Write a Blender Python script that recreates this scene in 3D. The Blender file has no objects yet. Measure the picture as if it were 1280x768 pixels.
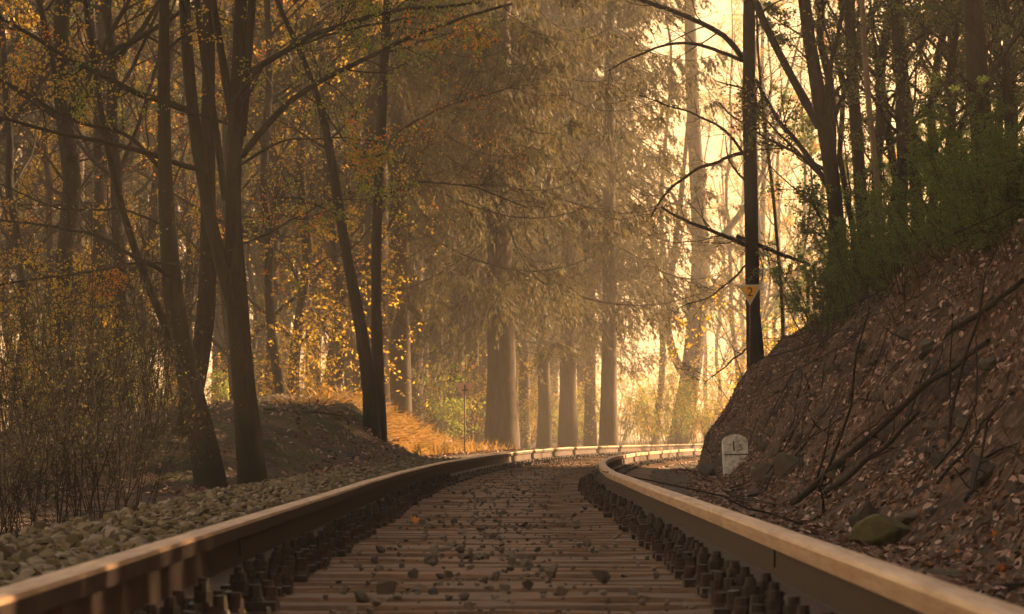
import bpy, bmesh, math
import numpy as np
from mathutils import Vector

# ------------------------------------------------------------------ camera
F = 5500.0            # focal length in photo pixels (1280 wide)
CAM_Z = 0.42          # camera height above the sleeper tops
HOR = 547.0           # horizon row in the photo
sc = bpy.context.scene
cam_data = bpy.data.cameras.new("camera")
cam = bpy.data.objects.new("camera", cam_data)
sc.collection.objects.link(cam)
cam.location = (0, 0, CAM_Z)
cam.rotation_euler = (math.radians(90), 0, 0)
cam_data.sensor_width = 36
cam_data.lens = F / 1280 * 36
cam_data.shift_y = (HOR - 384) / 1280
cam_data.clip_start = 0.1
cam_data.clip_end = 4000
cam_data.dof.use_dof = True
cam_data.dof.focus_distance = 30
cam_data.dof.aperture_fstop = 18
sc.camera = cam

# ------------------------------------------------------------------ light
SUN_AZ, SUN_EL = math.radians(58), math.radians(20)
SKY_TINT = (1.0, 0.61, 0.42, 1)
world = bpy.data.worlds.new("World")
sc.world = world
world.use_nodes = True
wn = world.node_tree
wn.nodes.clear()
sky = wn.nodes.new("ShaderNodeTexSky")
sky.sky_type = 'NISHITA'
sky.sun_disc = False
sky.sun_elevation = SUN_EL
sky.sun_rotation = SUN_AZ
sky.air_density = 1.6
sky.dust_density = 1.0
sky.ozone_density = 1.0
tint = wn.nodes.new("ShaderNodeMix")
tint.data_type = 'RGBA'
tint.blend_type = 'MULTIPLY'
tint.inputs[0].default_value = 1.0
tint.inputs[7].default_value = SKY_TINT
bg = wn.nodes.new("ShaderNodeBackground")
bg.inputs[1].default_value = 0.05
wout = wn.nodes.new("ShaderNodeOutputWorld")
wn.links.new(sky.outputs[0], tint.inputs[6])
wn.links.new(tint.outputs[2], bg.inputs[0])
wn.links.new(bg.outputs[0], wout.inputs[0])

sun_data = bpy.data.lights.new("sun", 'SUN')
sun_data.energy = 5.0
sun_data.angle = math.radians(0.6)
sun_data.color = (1.0, 0.62, 0.30)
sun = bpy.data.objects.new("sun", sun_data)
sc.collection.objects.link(sun)
sdir = Vector((math.sin(SUN_AZ) * math.cos(SUN_EL), math.cos(SUN_AZ) * math.cos(SUN_EL), math.sin(SUN_EL)))
sun.rotation_euler = (-sdir).to_track_quat('-Z', 'Y').to_euler()
sun.location = (30, 40, 40)

vs = sc.view_settings
vs.view_transform = 'Standard'
vs.look = 'None'
vs.gamma = 1
vs.use_curve_mapping = False
vs.exposure = 2.7
sc.cycles.use_denoising = True
sc.cycles.max_bounces = 6
sc.cycles.diffuse_bounces = 3
sc.cycles.glossy_bounces = 2
sc.cycles.transmission_bounces = 3
sc.cycles.volume_bounces = 0
HAZE_DENSITY = 0.0012

col = sc.collection
RNG = np.random.default_rng(7)

# ------------------------------------------------------------------ mesh helpers
def mesh(name, verts, faces, mats=None, smooth=True, uvgroups=None, attr=None):
    """faces: list of int arrays (n, k)."""
    verts = np.ascontiguousarray(np.asarray(verts, dtype=np.float32).reshape(-1, 3))
    me = bpy.data.meshes.new(name)
    me.vertices.add(len(verts))
    me.vertices.foreach_set("co", verts.ravel())
    if not isinstance(faces, list):
        faces = [faces]
    faces = [np.asarray(f, dtype=np.int32) for f in faces if len(f)]
    nl = sum(f.size for f in faces)
    npoly = sum(len(f) for f in faces)
    me.loops.add(nl)
    me.loops.foreach_set("vertex_index", np.concatenate([f.ravel() for f in faces]))
    me.polygons.add(npoly)
    tot = np.concatenate([np.full(len(f), f.shape[1], dtype=np.int32) for f in faces])
    start = np.concatenate([[0], np.cumsum(tot)[:-1]]).astype(np.int32)
    me.polygons.foreach_set("loop_start", start)
    me.polygons.foreach_set("loop_total", tot)
    me.polygons.foreach_set("use_smooth", np.full(npoly, smooth, dtype=bool))
    for m in (mats if isinstance(mats, (list, tuple)) else [mats]):
        if m is not None:
            me.materials.append(m)
    if attr is not None:
        for k, v in attr.items():
            a = me.attributes.new(k, 'FLOAT', 'POINT')
            a.data.foreach_set("value", np.asarray(v, dtype=np.float32).ravel())
    me.update(calc_edges=True)
    me.validate()
    return me

def obj(name, me, parent=None, loc=None, rot=None, scale=None):
    o = bpy.data.objects.new(name, me)
    col.objects.link(o)
    if parent is not None:
        o.parent = parent
    if loc is not None:
        o.location = loc
    if rot is not None:
        o.rotation_euler = rot
    if scale is not None:
        o.scale = (scale, scale, scale) if np.isscalar(scale) else scale
    return o

def tag(o, label=None, cat=None, group=None, kind=None):
    if label: o["label"] = label
    if cat: o["category"] = cat
    if group: o["group"] = group
    if kind: o["kind"] = kind
    return o

def thing(name, parts, label, cat, loc=(0, 0, 0), rz=0, scale=1, group=None):
    """Empty with mesh parts [(part name, mesh)]."""
    e = obj(name, None, None, loc, (0, 0, rz), scale)
    e.empty_display_size = 0.1
    tag(e, label, cat, group)
    for p in parts:
        if p[1] is not None:
            o = obj(p[0], p[1], e)
            if p[0] in ('foliage', 'crown'): o['kind'] = 'stuff'
    return e

class MB:
    def __init__(self):
        self.v, self.f, self.n = [], [], 0
    def add(self, v, f):
        v = np.asarray(v, dtype=float).reshape(-1, 3)
        fs = f if isinstance(f, list) else [f]
        for x in fs:
            if len(x):
                self.f.append(np.asarray(x) + self.n)
        self.v.append(v)
        self.n += len(v)
        return self
    def box(self, cx, cy, cz, sx, sy, sz):
        x, y, z = sx / 2, sy / 2, sz / 2
        v = np.array([[-x,-y,-z],[x,-y,-z],[x,y,-z],[-x,y,-z],[-x,-y,z],[x,-y,z],[x,y,z],[-x,y,z]]) + [cx, cy, cz]
        f = np.array([[0,3,2,1],[4,5,6,7],[0,1,5,4],[1,2,6,5],[2,3,7,6],[3,0,4,7]])
        return self.add(v, f)
    def cyl(self, cx, cy, z0, z1, r, k=8, r1=None, rot=0.0):
        r1 = r if r1 is None else r1
        a = np.arange(k) * 2 * math.pi / k + rot
        v = np.concatenate([np.stack([cx + r*np.cos(a), cy + r*np.sin(a), np.full(k, z0)], 1),
                            np.stack([cx + r1*np.cos(a), cy + r1*np.sin(a), np.full(k, z1)], 1)])
        i = np.arange(k); j = (i + 1) % k
        return self.add(v, [np.stack([i, j, j + k, i + k], 1), np.array([list(range(k - 1, -1, -1))]), np.array([list(range(k, 2*k))])])
    def mesh(self, name, mats, smooth=True):
        if not self.v:
            return None
        return mesh(name, np.concatenate(self.v), self.f, mats, smooth)

def tubes(paths, radii, k=5):
    paths = np.asarray(paths, dtype=float); radii = np.asarray(radii, dtype=float)
    if paths.ndim == 2:
        paths, radii = paths[None], radii[None]
    B, M, _ = paths.shape
    t = np.gradient(paths, axis=1)
    t /= np.linalg.norm(t, axis=2, keepdims=True) + 1e-9
    mean = np.abs(t.mean(axis=1))
    ref = np.zeros((B, 3)); ref[np.arange(B), mean.argmin(axis=1)] = 1
    ref = np.repeat(ref[:, None], M, axis=1)
    u = np.cross(t, ref); u /= np.linalg.norm(u, axis=2, keepdims=True) + 1e-9
    w = np.cross(t, u)
    a = np.arange(k) * 2 * math.pi / k
    v = paths[:, :, None] + radii[:, :, None, None] * (u[:, :, None] * np.cos(a)[None, None, :, None] + w[:, :, None] * np.sin(a)[None, None, :, None])
    idx = np.arange(B * M * k).reshape(B, M, k)
    a0 = idx[:, :-1]; a1 = idx[:, 1:]
    q = np.stack([a0, np.roll(a0, -1, 2), np.roll(a1, -1, 2), a1], -1).reshape(-1, 4)
    return v.reshape(-1, 3), q

def unit(v):
    return v / (np.linalg.norm(v, axis=-1, keepdims=True) + 1e-9)

def at_t(par, prad, t):
    """sample (B,M,3) at t (B,n)"""
    M = par.shape[1]
    x = np.clip(t, 0, 0.9999) * (M - 1)
    i = x.astype(int); fr = (x - i)[..., None]
    b = np.arange(par.shape[0])[:, None]
    p = par[b, i] * (1 - fr) + par[b, i + 1] * fr
    tan = unit(par[b, i + 1] - par[b, i])
    r = prad[b, i] * (1 - fr[..., 0]) + prad[b, i + 1] * fr[..., 0]
    return p, tan, r

def walk(p, d, L, M, grav, wig, rng):
    """integrate paths from p (N,3) along d (N,3) of length L (N,)"""
    N = len(p)
    out = np.zeros((N, M, 3)); out[:, 0] = p
    d = unit(d); step = (L / (M - 1))[:, None]
    g = np.array([0, 0, 1.0]) * grav
    for m in range(1, M):
        d = unit(d + rng.normal(0, wig, (N, 3)) + g)
        out[:, m] = out[:, m - 1] + d * step
    return out

def spawn(par, prad, n, t0, t1, ang, L, M, grav, wig, rng, rr=0.5, fall=0.5, rmin=0.002, rmax=9, tip=0.3, relL=False):
    B = par.shape[0]
    t = t0 + (t1 - t0) * rng.random((B, n))
    p, tan, r = at_t(par, prad, t)
    perp = unit(np.cross(tan, rng.normal(0, 1, (B, n, 3))))
    a = np.radians(ang + rng.normal(0, ang * 0.2, (B, n)))[..., None]
    d = np.cos(a) * tan + np.sin(a) * perp
    ln = L * (1 - fall * (t - t0) / (t1 - t0 + 1e-6)) * rng.uniform(0.55, 1.2, (B, n))
    if relL:
        pl = np.linalg.norm(np.diff(par, axis=1), axis=2).sum(1)
        ln = ln * pl[:, None]
    p, d, ln = p.reshape(-1, 3), d.reshape(-1, 3), ln.ravel()
    r = np.clip(r.ravel() * rr, rmin, rmax)
    out = walk(p, d, ln, M, grav, wig, rng)
    return out, r[:, None] * np.linspace(1, tip, M)[None]

def leaves(c, size, rng, aspect=0.6, dirs=None, flat=0.0, fold=0.15):
    """diamond leaves: 4 verts each (two folded triangles)"""
    N = len(c)
    if dirs is None:
        dirs = rng.normal(0, 1, (N, 3))
        if flat: dirs[:, 2] *= (1 - flat)
    d = unit(dirs)
    nrm = rng.normal(0, 1, (N, 3))
    if flat: nrm = nrm * (1 - flat) + np.array([0, 0, 1.0]) * flat * 2
    s = unit(np.cross(d, nrm)); n = np.cross(s, d)
    size = np.broadcast_to(size, (N,))[:, None]
    a = c; b = c + d * size
    m = c + d * size * 0.45
    l = m + s * size * aspect * 0.5 + n * size * fold
    r = m - s * size * aspect * 0.5 + n * size * fold
    v = np.stack([a, r, b, l], 1).reshape(-1, 3)
    i = np.arange(N)[:, None] * 4
    return v, np.concatenate([np.concatenate([i, i + 1, i + 2], 1), np.concatenate([i, i + 2, i + 3], 1)])

def pts_on(par, n, rng, t0=0.2, jit=0.0):
    t = t0 + (1 - t0) * rng.random((par.shape[0], n))
    p, tan, _ = at_t(par, np.ones(par.shape[:2]), t)
    p = p.reshape(-1, 3)
    if jit: p = p + rng.normal(0, jit, p.shape)
    return p, tan.reshape(-1, 3)

def smooth_path(pts, M, rng=None, wig=0.0):
    pts = np.asarray(pts, dtype=float)
    seg = np.linalg.norm(np.diff(pts, axis=0), axis=1)
    s = np.concatenate([[0], np.cumsum(seg)])
    x = np.linspace(0, s[-1], M)
    out = np.stack([np.interp(x, s, pts[:, i]) for i in range(3)], 1)
    for _ in range(3):
        out[1:-1] = (out[:-2] + 2 * out[1:-1] + out[2:]) / 4
    if rng is not None and wig:
        nse = rng.normal(0, wig, out.shape)
        nse = (nse + np.roll(nse, 1, 0) + np.roll(nse, -1, 0)) / 3
        nse[0] = 0
        out += nse
    return out

def sstep(a, b, x):
    t = np.clip((np.asarray(x, dtype=float) - a) / (b - a), 0, 1)
    return t * t * (3 - 2 * t)

def _h(ix, iy, s):
    v = np.sin(ix * 127.1 + iy * 311.7 + s * 74.7) * 43758.5453
    return v - np.floor(v)
def vnoise(x, y, s=0):
    ix, iy = np.floor(x), np.floor(y)
    fx, fy = x - ix, y - iy
    fx = fx * fx * (3 - 2 * fx); fy = fy * fy * (3 - 2 * fy)
    a, b, c, d = _h(ix, iy, s), _h(ix + 1, iy, s), _h(ix, iy + 1, s), _h(ix + 1, iy + 1, s)
    return (a * (1 - fx) + b * fx) * (1 - fy) + (c * (1 - fx) + d * fx) * fy
def fbm(x, y, o=4, s=0):
    v, amp = 0, 0.5
    for k in range(o):
        v = v + amp * (vnoise(x, y, s + k) - 0.5) * 2
        x, y, amp = x * 2.03, y * 2.03, amp * 0.5
    return v

# ------------------------------------------------------------------ place helpers
def xc(d):
    d = np.asarray(d, dtype=float)
    q = np.clip(d - 27, 0, 133)
    return -0.05 + q * q / 1400 + np.clip(d - 160, 0, None) * 0.19
def cant(d):
    return 0.07 * sstep(30, 85, d)

def ground_z(x, d):
    x = np.asarray(x, dtype=float); d = np.asarray(d, dtype=float)
    x, d = np.broadcast_arrays(x, d)
    s = x - xc(d)
    z = np.full(s.shape, -0.016) + cant(d) * 0.5 * sstep(6, 1, np.abs(s))- cant(d) * np.clip(s, -1.6, 1.6) / 1.5
    n1 = fbm(x * 0.9, d * 0.9, 4, 3); n2 = fbm(x * 6, d * 6, 3, 9); n0 = fbm(x * 0.13, d * 0.13, 3, 5)
    z = z + np.where(np.abs(s) < 0.95, 0.006, 0.012) * n2
    # gravel shoulder and the ground left of the track
    o = -s - 0.75                                  # metres outside the outer rail
    z = z + np.where(o > 0, 0.085 * sstep(0.12, 0.5, o), 0)
    edge = np.interp(d, [8, 15, 29, 45], [0.85, 0.88, 1.08, 1.15])
    drop = np.interp(d, [30, 44], [0.42, 0.10])
    z = z - drop * sstep(edge, edge + 0.55, o)
    # low mound outside the rail
    toe = np.where(d < 58, np.interp(d, [42, 50, 57.7, 58], [1.2, 0.85, 0.8, 0.85]), np.interp(d, [58, 70, 88, 95], [1.45, 1.75, 2.2, 2.4]))
    hm = np.interp(d, [42.5, 45, 50, 57.9, 58.1, 63, 75, 84, 92], [0, 0.42, 0.70, 0.80, 0.80, 0.92, 0.68, 0.40, 0])
    wid = np.where(d < 58, 1.5, 1.1)
    prof = sstep(toe, toe + wid, o + 0.22 * n1) * (1 - 0.6 * sstep(3.2, 7.5, o))
    z = z + hm * prof * (1 + 0.10 * n1) + prof * sstep(42, 46, d) * sstep(94, 88, d) * (0.09 * n2 + 0.10 * fbm(x * 2.4, d * 1.7, 3, 41))
    # far and wide forest floor
    z = z + np.where(np.abs(s) > 3, 0.35 * n0 * sstep(3.5, 14, np.abs(s)), 0)
    # cutting bank on the inner side
    tr = np.interp(d, [0, 8, 17, 30, 50, 56, 60, 70], [0.75, 0.75, 0.78, 0.95, 1.45, 1.15, 1.1, 1.3])
    u = s - 0.75 - tr + 0.18 * n1 * sstep(12, 20, d)
    k = sstep(50, 56, d)
    pa = np.interp(u, [-9, 0, 0.35, 1.7, 6, 14, 60], [0, 0, 0.30, 2.05, 4.9, 7.2, 10])
    pb = np.interp(u, [-9, 0, 0.12, 0.6, 1.9, 6, 14, 60], [0, 0, 0.5, 1.15, 2.15, 4.9, 7.2, 10])
    fall = 1 - sstep(58.5, 68, d - 0.6 * np.clip(u - 1, 0, 20))
    fall = np.where(d < 0, fall, fall)
    up = sstep(0.0, 0.8, u)
    bank = (pa * (1 - k) + pb * k) * fall
    cap = np.interp(d, [13, 20], [1.2, 5.0])  # bank top lowered out of view to let sun reach the near rails
    bank = np.where(bank > cap, cap + 0.04 * (bank - cap), bank)
    z = z + bank + up * fall * (0.20 * n1 + 0.06 * n2 + 0.20 * fbm(x * 2.6, d * 1.3, 3, 21))
    return z

def P(px, py, d):
    return np.array([(px - 640) / F * d, d, CAM_Z + (HOR - py) / F * d])

DD = np.concatenate([np.arange(6, 70, 0.05), np.arange(70, 300, 0.3)])
def hit(px, py):
    """point on the ground seen at photo pixel px,py"""
    X = (px - 640) / F * DD; Z = CAM_Z + (HOR - py) / F * DD
    below = Z < ground_z(X, DD)
    i = int(np.argmax(below)) if below.any() else len(DD) - 1
    return np.array([X[i], DD[i], float(ground_z(X[i], DD[i]))])

# ------------------------------------------------------------------ materials
def new_mat(name):
    m = bpy.data.materials.new(name)
    m.use_nodes = True
    nt = m.node_tree
    for n in list(nt.nodes): nt.nodes.remove(n)
    out = nt.nodes.new("ShaderNodeOutputMaterial")
    return m, nt, out

def ramp(nt, fac, stops, interp='LINEAR'):
    r = nt.nodes.new("ShaderNodeValToRGB")
    r.color_ramp.interpolation = interp
    e = r.color_ramp.elements
    while len(e) < len(stops): e.new(0.5)
    for i, (p, c) in enumerate(stops):
        e[i].position = p
        e[i].color = (*c, 1)
    nt.links.new(fac, r.inputs[0])
    return r.outputs[0]

def noise(nt, scale, detail=4, vec=None, rough=0.6, dist=0):
    n = nt.nodes.new("ShaderNodeTexNoise")
    n.inputs["Scale"].default_value = scale
    n.inputs["Detail"].default_value = detail
    n.inputs["Roughness"].default_value = rough
    n.inputs["Distortion"].default_value = dist
    if vec is not None: nt.links.new(vec, n.inputs["Vector"])
    return n.outputs[0]

def coords(nt, scale=(1, 1, 1), out="Object"):
    tc = nt.nodes.new("ShaderNodeTexCoord")
    mp = nt.nodes.new("ShaderNodeMapping")
    mp.inputs["Scale"].default_value = scale
    nt.links.new(tc.outputs[out], mp.inputs[0])
    return mp.outputs[0]

def mixc(nt, fac, a, b, blend='MIX'):
    m = nt.nodes.new("ShaderNodeMix"); m.data_type = 'RGBA'; m.blend_type = blend
    for sock, val in ((0, fac), (6, a), (7, b)):
        if isinstance(val, (int, float)): m.inputs[sock].default_value = val
        elif isinstance(val, tuple): m.inputs[sock].default_value = (*val, 1)
        else: nt.links.new(val, m.inputs[sock])
    return m.outputs[2]

def principled(nt, out, color, rough=0.8, metal=0.0, spec=0.4, bump=None, bstr=0.3, bdist=0.02):
    b = nt.nodes.new("ShaderNodeBsdfPrincipled")
    if isinstance(color, tuple): b.inputs["Base Color"].default_value = (*color, 1)
    else: nt.links.new(color, b.inputs["Base Color"])
    if isinstance(rough, (int, float)): b.inputs["Roughness"].default_value = rough
    else: nt.links.new(rough, b.inputs["Roughness"])
    b.inputs["Metallic"].default_value = metal
    b.inputs["Specular IOR Level"].default_value = spec
    if bump is not None:
        bp = nt.nodes.new("ShaderNodeBump")
        bp.inputs["Strength"].default_value = bstr
        bp.inputs["Distance"].default_value = bdist
        nt.links.new(bump, bp.inputs["Height"])
        nt.links.new(bp.outputs[0], b.inputs["Normal"])
    nt.links.new(b.outputs[0], out.inputs[0])
    return b

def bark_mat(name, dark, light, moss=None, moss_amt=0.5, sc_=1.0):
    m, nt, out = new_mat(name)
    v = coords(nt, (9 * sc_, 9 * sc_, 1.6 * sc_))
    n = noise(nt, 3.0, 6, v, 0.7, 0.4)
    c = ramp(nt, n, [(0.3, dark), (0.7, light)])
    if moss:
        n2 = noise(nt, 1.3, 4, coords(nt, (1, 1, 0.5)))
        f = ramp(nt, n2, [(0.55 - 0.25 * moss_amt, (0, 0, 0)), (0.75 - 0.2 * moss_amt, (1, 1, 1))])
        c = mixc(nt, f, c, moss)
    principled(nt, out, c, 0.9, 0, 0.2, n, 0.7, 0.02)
    return m

def leaf_mat(name, cols, trans=0.5, rough=0.6, patch=None):
    m, nt, out = new_mat(name)
    g = nt.nodes.new("ShaderNodeNewGeometry")
    k = len(cols)
    c = ramp(nt, g.outputs["Random Per Island"], [((i + 0.5) / k, cols[i]) for i in range(k)])
    d = nt.nodes.new("ShaderNodeBsdfPrincipled")
    d.inputs["Roughness"].default_value = rough
    d.inputs["Specular IOR Level"].default_value = 0.25
    t = nt.nodes.new("ShaderNodeBsdfTranslucent")
    mx = nt.nodes.new("ShaderNodeMixShader")
    mx.inputs[0].default_value = trans
    nt.links.new(c, d.inputs["Base Color"])
    nt.links.new(c, t.inputs["Color"])
    nt.links.new(d.outputs[0], mx.inputs[1]); nt.links.new(t.outputs[0], mx.inputs[2])
    nt.links.new(mx.outputs[0], out.inputs[0])
    return m

M = {}
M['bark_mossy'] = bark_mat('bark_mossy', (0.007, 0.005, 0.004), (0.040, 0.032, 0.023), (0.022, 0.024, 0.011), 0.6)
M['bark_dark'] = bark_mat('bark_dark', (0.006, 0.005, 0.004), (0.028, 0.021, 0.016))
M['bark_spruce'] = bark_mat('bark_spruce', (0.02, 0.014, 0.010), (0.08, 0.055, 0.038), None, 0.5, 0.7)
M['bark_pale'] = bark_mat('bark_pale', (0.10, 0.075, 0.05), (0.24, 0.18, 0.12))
M['twig'] = bark_mat('twig', (0.010, 0.007, 0.005), (0.034, 0.025, 0.017))
M['twig_red'] = bark_mat('twig_red', (0.05, 0.03, 0.02), (0.12, 0.075, 0.045))
M['needle'] = leaf_mat('needle', [(0.04, 0.043, 0.016), (0.09, 0.08, 0.026), (0.15, 0.12, 0.038), (0.11, 0.08, 0.03)], 0.4)
M['leaf_green'] = leaf_mat('leaf_green', [(0.06, 0.13, 0.035), (0.10, 0.18, 0.05), (0.14, 0.20, 0.055), (0.22, 0.21, 0.05)], 0.5)
M['leaf_shrub'] = leaf_mat('leaf_shrub', [(0.09, 0.17, 0.045), (0.14, 0.23, 0.06), (0.19, 0.26, 0.07), (0.28, 0.26, 0.07)], 0.5)
M['leaf_spring'] = leaf_mat('leaf_spring', [(0.14, 0.24, 0.03), (0.22, 0.28, 0.04), (0.38, 0.32, 0.04)], 0.6)
M['leaf_yellow'] = leaf_mat('leaf_yellow', [(0.48, 0.34, 0.04), (0.58, 0.40, 0.04), (0.40, 0.33, 0.05), (0.6, 0.32, 0.04)], 0.6)
M['leaf_orange'] = leaf_mat('leaf_orange', [(0.6, 0.18, 0.02), (0.65, 0.27, 0.03), (0.5, 0.13, 0.02), (0.65, 0.36, 0.04)], 0.6)
M['litter'] = leaf_mat('litter', [(0.10, 0.05, 0.03), (0.17, 0.09, 0.06), (0.25, 0.15, 0.11), (0.12, 0.055, 0.03), (0.58, 0.42, 0.34), (0.22, 0.11, 0.055), (0.05, 0.03, 0.02), (0.45, 0.28, 0.21)], 0.15, 0.75)
M['dry_grass'] = leaf_mat('dry_grass', [(0.45, 0.24, 0.06), (0.32, 0.18, 0.05), (0.26, 0.20, 0.04), (0.5, 0.28, 0.08)], 0.35)
M['red_leaf'] = leaf_mat('red_leaf', [(0.50, 0.08, 0.02), (0.6, 0.17, 0.02), (0.35, 0.04, 0.02)], 0.2)
M['amber_leaf'] = leaf_mat('amber_leaf', [(0.62, 0.26, 0.04), (0.6, 0.2, 0.03)], 0.2)

def stone_mat(name, cols, bstr=0.4):
    m, nt, out = new_mat(name)
    g = nt.nodes.new("ShaderNodeNewGeometry")
    oi = nt.nodes.new("ShaderNodeObjectInfo")
    ad = nt.nodes.new("ShaderNodeMath"); ad.operation = 'ADD'
    nt.links.new(g.outputs["Random Per Island"], ad.inputs[0]); nt.links.new(oi.outputs["Random"], ad.inputs[1])
    fr = nt.nodes.new("ShaderNodeMath"); fr.operation = 'FRACT'
    nt.links.new(ad.outputs[0], fr.inputs[0])
    k = len(cols)
    c = ramp(nt, fr.outputs[0], [((i + 0.5) / k, cols[i]) for i in range(k)])
    n = noise(nt, 30, 5, coords(nt), 0.7)
    c = mixc(nt, 0.55, c, ramp(nt, n, [(0.3, (0.35, 0.35, 0.35)), (0.7, (1.3, 1.25, 1.2))]), 'MULTIPLY')
    principled(nt, out, c, 0.85, 0, 0.3, n, bstr, 0.01)
    return m
M['ballast'] = stone_mat('ballast', [(0.15, 0.125, 0.055), (0.24, 0.19, 0.11), (0.10, 0.09, 0.035), (0.32, 0.27, 0.20), (0.19, 0.145, 0.09), (0.07, 0.057, 0.036)])
M['track_stone'] = stone_mat('track_stone', [(0.09, 0.075, 0.06), (0.17, 0.135, 0.10), (0.06, 0.05, 0.045), (0.22, 0.185, 0.15), (0.13, 0.095, 0.065)])
M['rock'] = stone_mat('rock', [(0.075, 0.062, 0.045), (0.11, 0.09, 0.065), (0.055, 0.045, 0.032)], 0.7)
M['moss_rock'] = stone_mat('moss_rock', [(0.085, 0.075, 0.025), (0.10, 0.085, 0.028)], 0.8)

# rails
def rail_top_mat():
    m, nt, out = new_mat('rail_running_steel')
    v = coords(nt, (14, 0.8, 14))
    n = noise(nt, 4, 6, v, 0.7)
    c = ramp(nt, n, [(0.3, (0.26, 0.16, 0.09)), (0.55, (0.42, 0.29, 0.18)), (0.8, (0.55, 0.42, 0.29))])
    r = ramp(nt, n, [(0.3, (0.55, 0.55, 0.55)), (0.8, (0.36, 0.36, 0.36))])
    principled(nt, out, c, r, 0.75, 0, 0.5 if False else n, 0.08, 0.003)
    return m
def rust_mat(name, a, b, rough=0.75):
    m, nt, out = new_mat(name)
    n = noise(nt, 40, 6, coords(nt), 0.75)
    c = ramp(nt, n, [(0.3, a), (0.7, b)])
    principled(nt, out, c, rough, 0.15, 0.3, n, 0.4, 0.004)
    return m
def rail_top():
    m, nt, out = new_mat('rail_running_steel')
    v = coords(nt, (14, 0.5, 14))
    n = noise(nt, 4, 6, v, 0.7)
    n2 = noise(nt, 1.1, 5, coords(nt), 0.6)
    c = ramp(nt, n, [(0.3, (0.30, 0.18, 0.10)), (0.55, (0.46, 0.31, 0.19)), (0.8, (0.58, 0.43, 0.29))])
    c = mixc(nt, ramp(nt, n2, [(0.45, (0, 0, 0)), (0.7, (0.6, 0.6, 0.6))]), c, (0.26, 0.14, 0.07))
    r = ramp(nt, n, [(0.3, (0.56, 0.56, 0.56)), (0.8, (0.40, 0.40, 0.40))])
    principled(nt, out, c, r, 0.6, 0.5, n, 0.10, 0.003)
    return m
M['rail_top'] = rail_top()
M['rust'] = rust_mat('rust', (0.012, 0.006, 0.004), (0.055, 0.024, 0.012))
M['rust_dark'] = rust_mat('rust_dark', (0.006, 0.004, 0.003), (0.032, 0.016, 0.009), 0.6)

def sleeper_mat():
    m, nt, out = new_mat('sleeper_timber')
    oi = nt.nodes.new("ShaderNodeObjectInfo")
    v = coords(nt, (2.2, 22, 22))
    n = noise(nt, 3, 6, v, 0.7, 0.3)
    c = ramp(nt, n, [(0.25, (0.045, 0.024, 0.011)), (0.5, (0.19, 0.100, 0.044)), (0.8, (0.33, 0.185, 0.085))])
    c = mixc(nt, 0.6, c, ramp(nt, oi.outputs["Random"], [(0, (0.65, 0.62, 0.6)), (1, (1.15, 1.1, 1.05))]), 'MULTIPLY')
    nd = noise(nt, 5, 6, coords(nt), 0.7)
    c = mixc(nt, ramp(nt, nd, [(0.42, (0, 0, 0)), (0.6, (0.65, 0.65, 0.65))]), c, (0.055, 0.036, 0.022))
    principled(nt, out, c, 0.7, 0, 0.28, n, 0.5, 0.008)
    return m
M['sleeper'] = sleeper_mat()

def ground_mat():
    m, nt, out = new_mat('forest_floor')
    v = coords(nt)
    def at(name):
        a = nt.nodes.new("ShaderNodeAttribute"); a.attribute_name = name
        return a.outputs["Fac"]
    n = noise(nt, 2.2, 8, v, 0.7)
    vo = nt.nodes.new("ShaderNodeTexVoronoi"); vo.inputs["Scale"].default_value = 22
    nt.links.new(v, vo.inputs["Vector"])
    vc = nt.nodes.new("ShaderNodeSeparateColor"); nt.links.new(vo.outputs["Color"], vc.inputs[0])
    soil = ramp(nt, n, [(0.3, (0.012, 0.008, 0.005)), (0.55, (0.032, 0.021, 0.014)), (0.8, (0.07, 0.046, 0.030))])
    lit = ramp(nt, vc.outputs[0], [(0.0, (0.03, 0.017, 0.010)), (0.4, (0.08, 0.045, 0.028)), (0.75, (0.15, 0.09, 0.06)), (1, (0.06, 0.03, 0.018))])
    n3 = noise(nt, 1.1, 5, v, 0.65)
    c = mixc(nt, ramp(nt, n3, [(0.38, (0, 0, 0)), (0.55, (1, 1, 1))]), soil, lit)
    vg = nt.nodes.new("ShaderNodeTexVoronoi"); vg.inputs["Scale"].default_value = 30
    nt.links.new(v, vg.inputs["Vector"])
    gc = nt.nodes.new("ShaderNodeSeparateColor"); nt.links.new(vg.outputs["Color"], gc.inputs[0])
    grav = ramp(nt, gc.outputs[0], [(0, (0.045, 0.035, 0.026)), (0.5, (0.10, 0.078, 0.055)), (1, (0.17, 0.135, 0.10))])
    grav = mixc(nt, ramp(nt, n, [(0.35, (0, 0, 0)), (0.65, (0.8, 0.8, 0.8))]), grav, (0.10, 0.068, 0.043))
    c = mixc(nt, at("gravel"), c, grav)
    mossm = nt.nodes.new("ShaderNodeMath"); mossm.operation = 'MULTIPLY'
    nt.links.new(at("moss"), mossm.inputs[0]); nt.links.new(ramp(nt, noise(nt, 2.6, 5, v), [(0.42, (0, 0, 0)), (0.6, (1, 1, 1))]), mossm.inputs[1])
    c = mixc(nt, mossm.outputs[0], c, (0.06, 0.062, 0.017))
    h = nt.nodes.new("ShaderNodeMath"); h.operation = 'ADD'
    nt.links.new(n, h.inputs[0]); nt.links.new(vo.outputs["Distance"], h.inputs[1])
    principled(nt, out, c, 0.9, 0, 0.25, h.outputs[0], 0.7, 0.04)
    return m
M['ground'] = ground_mat()

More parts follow.
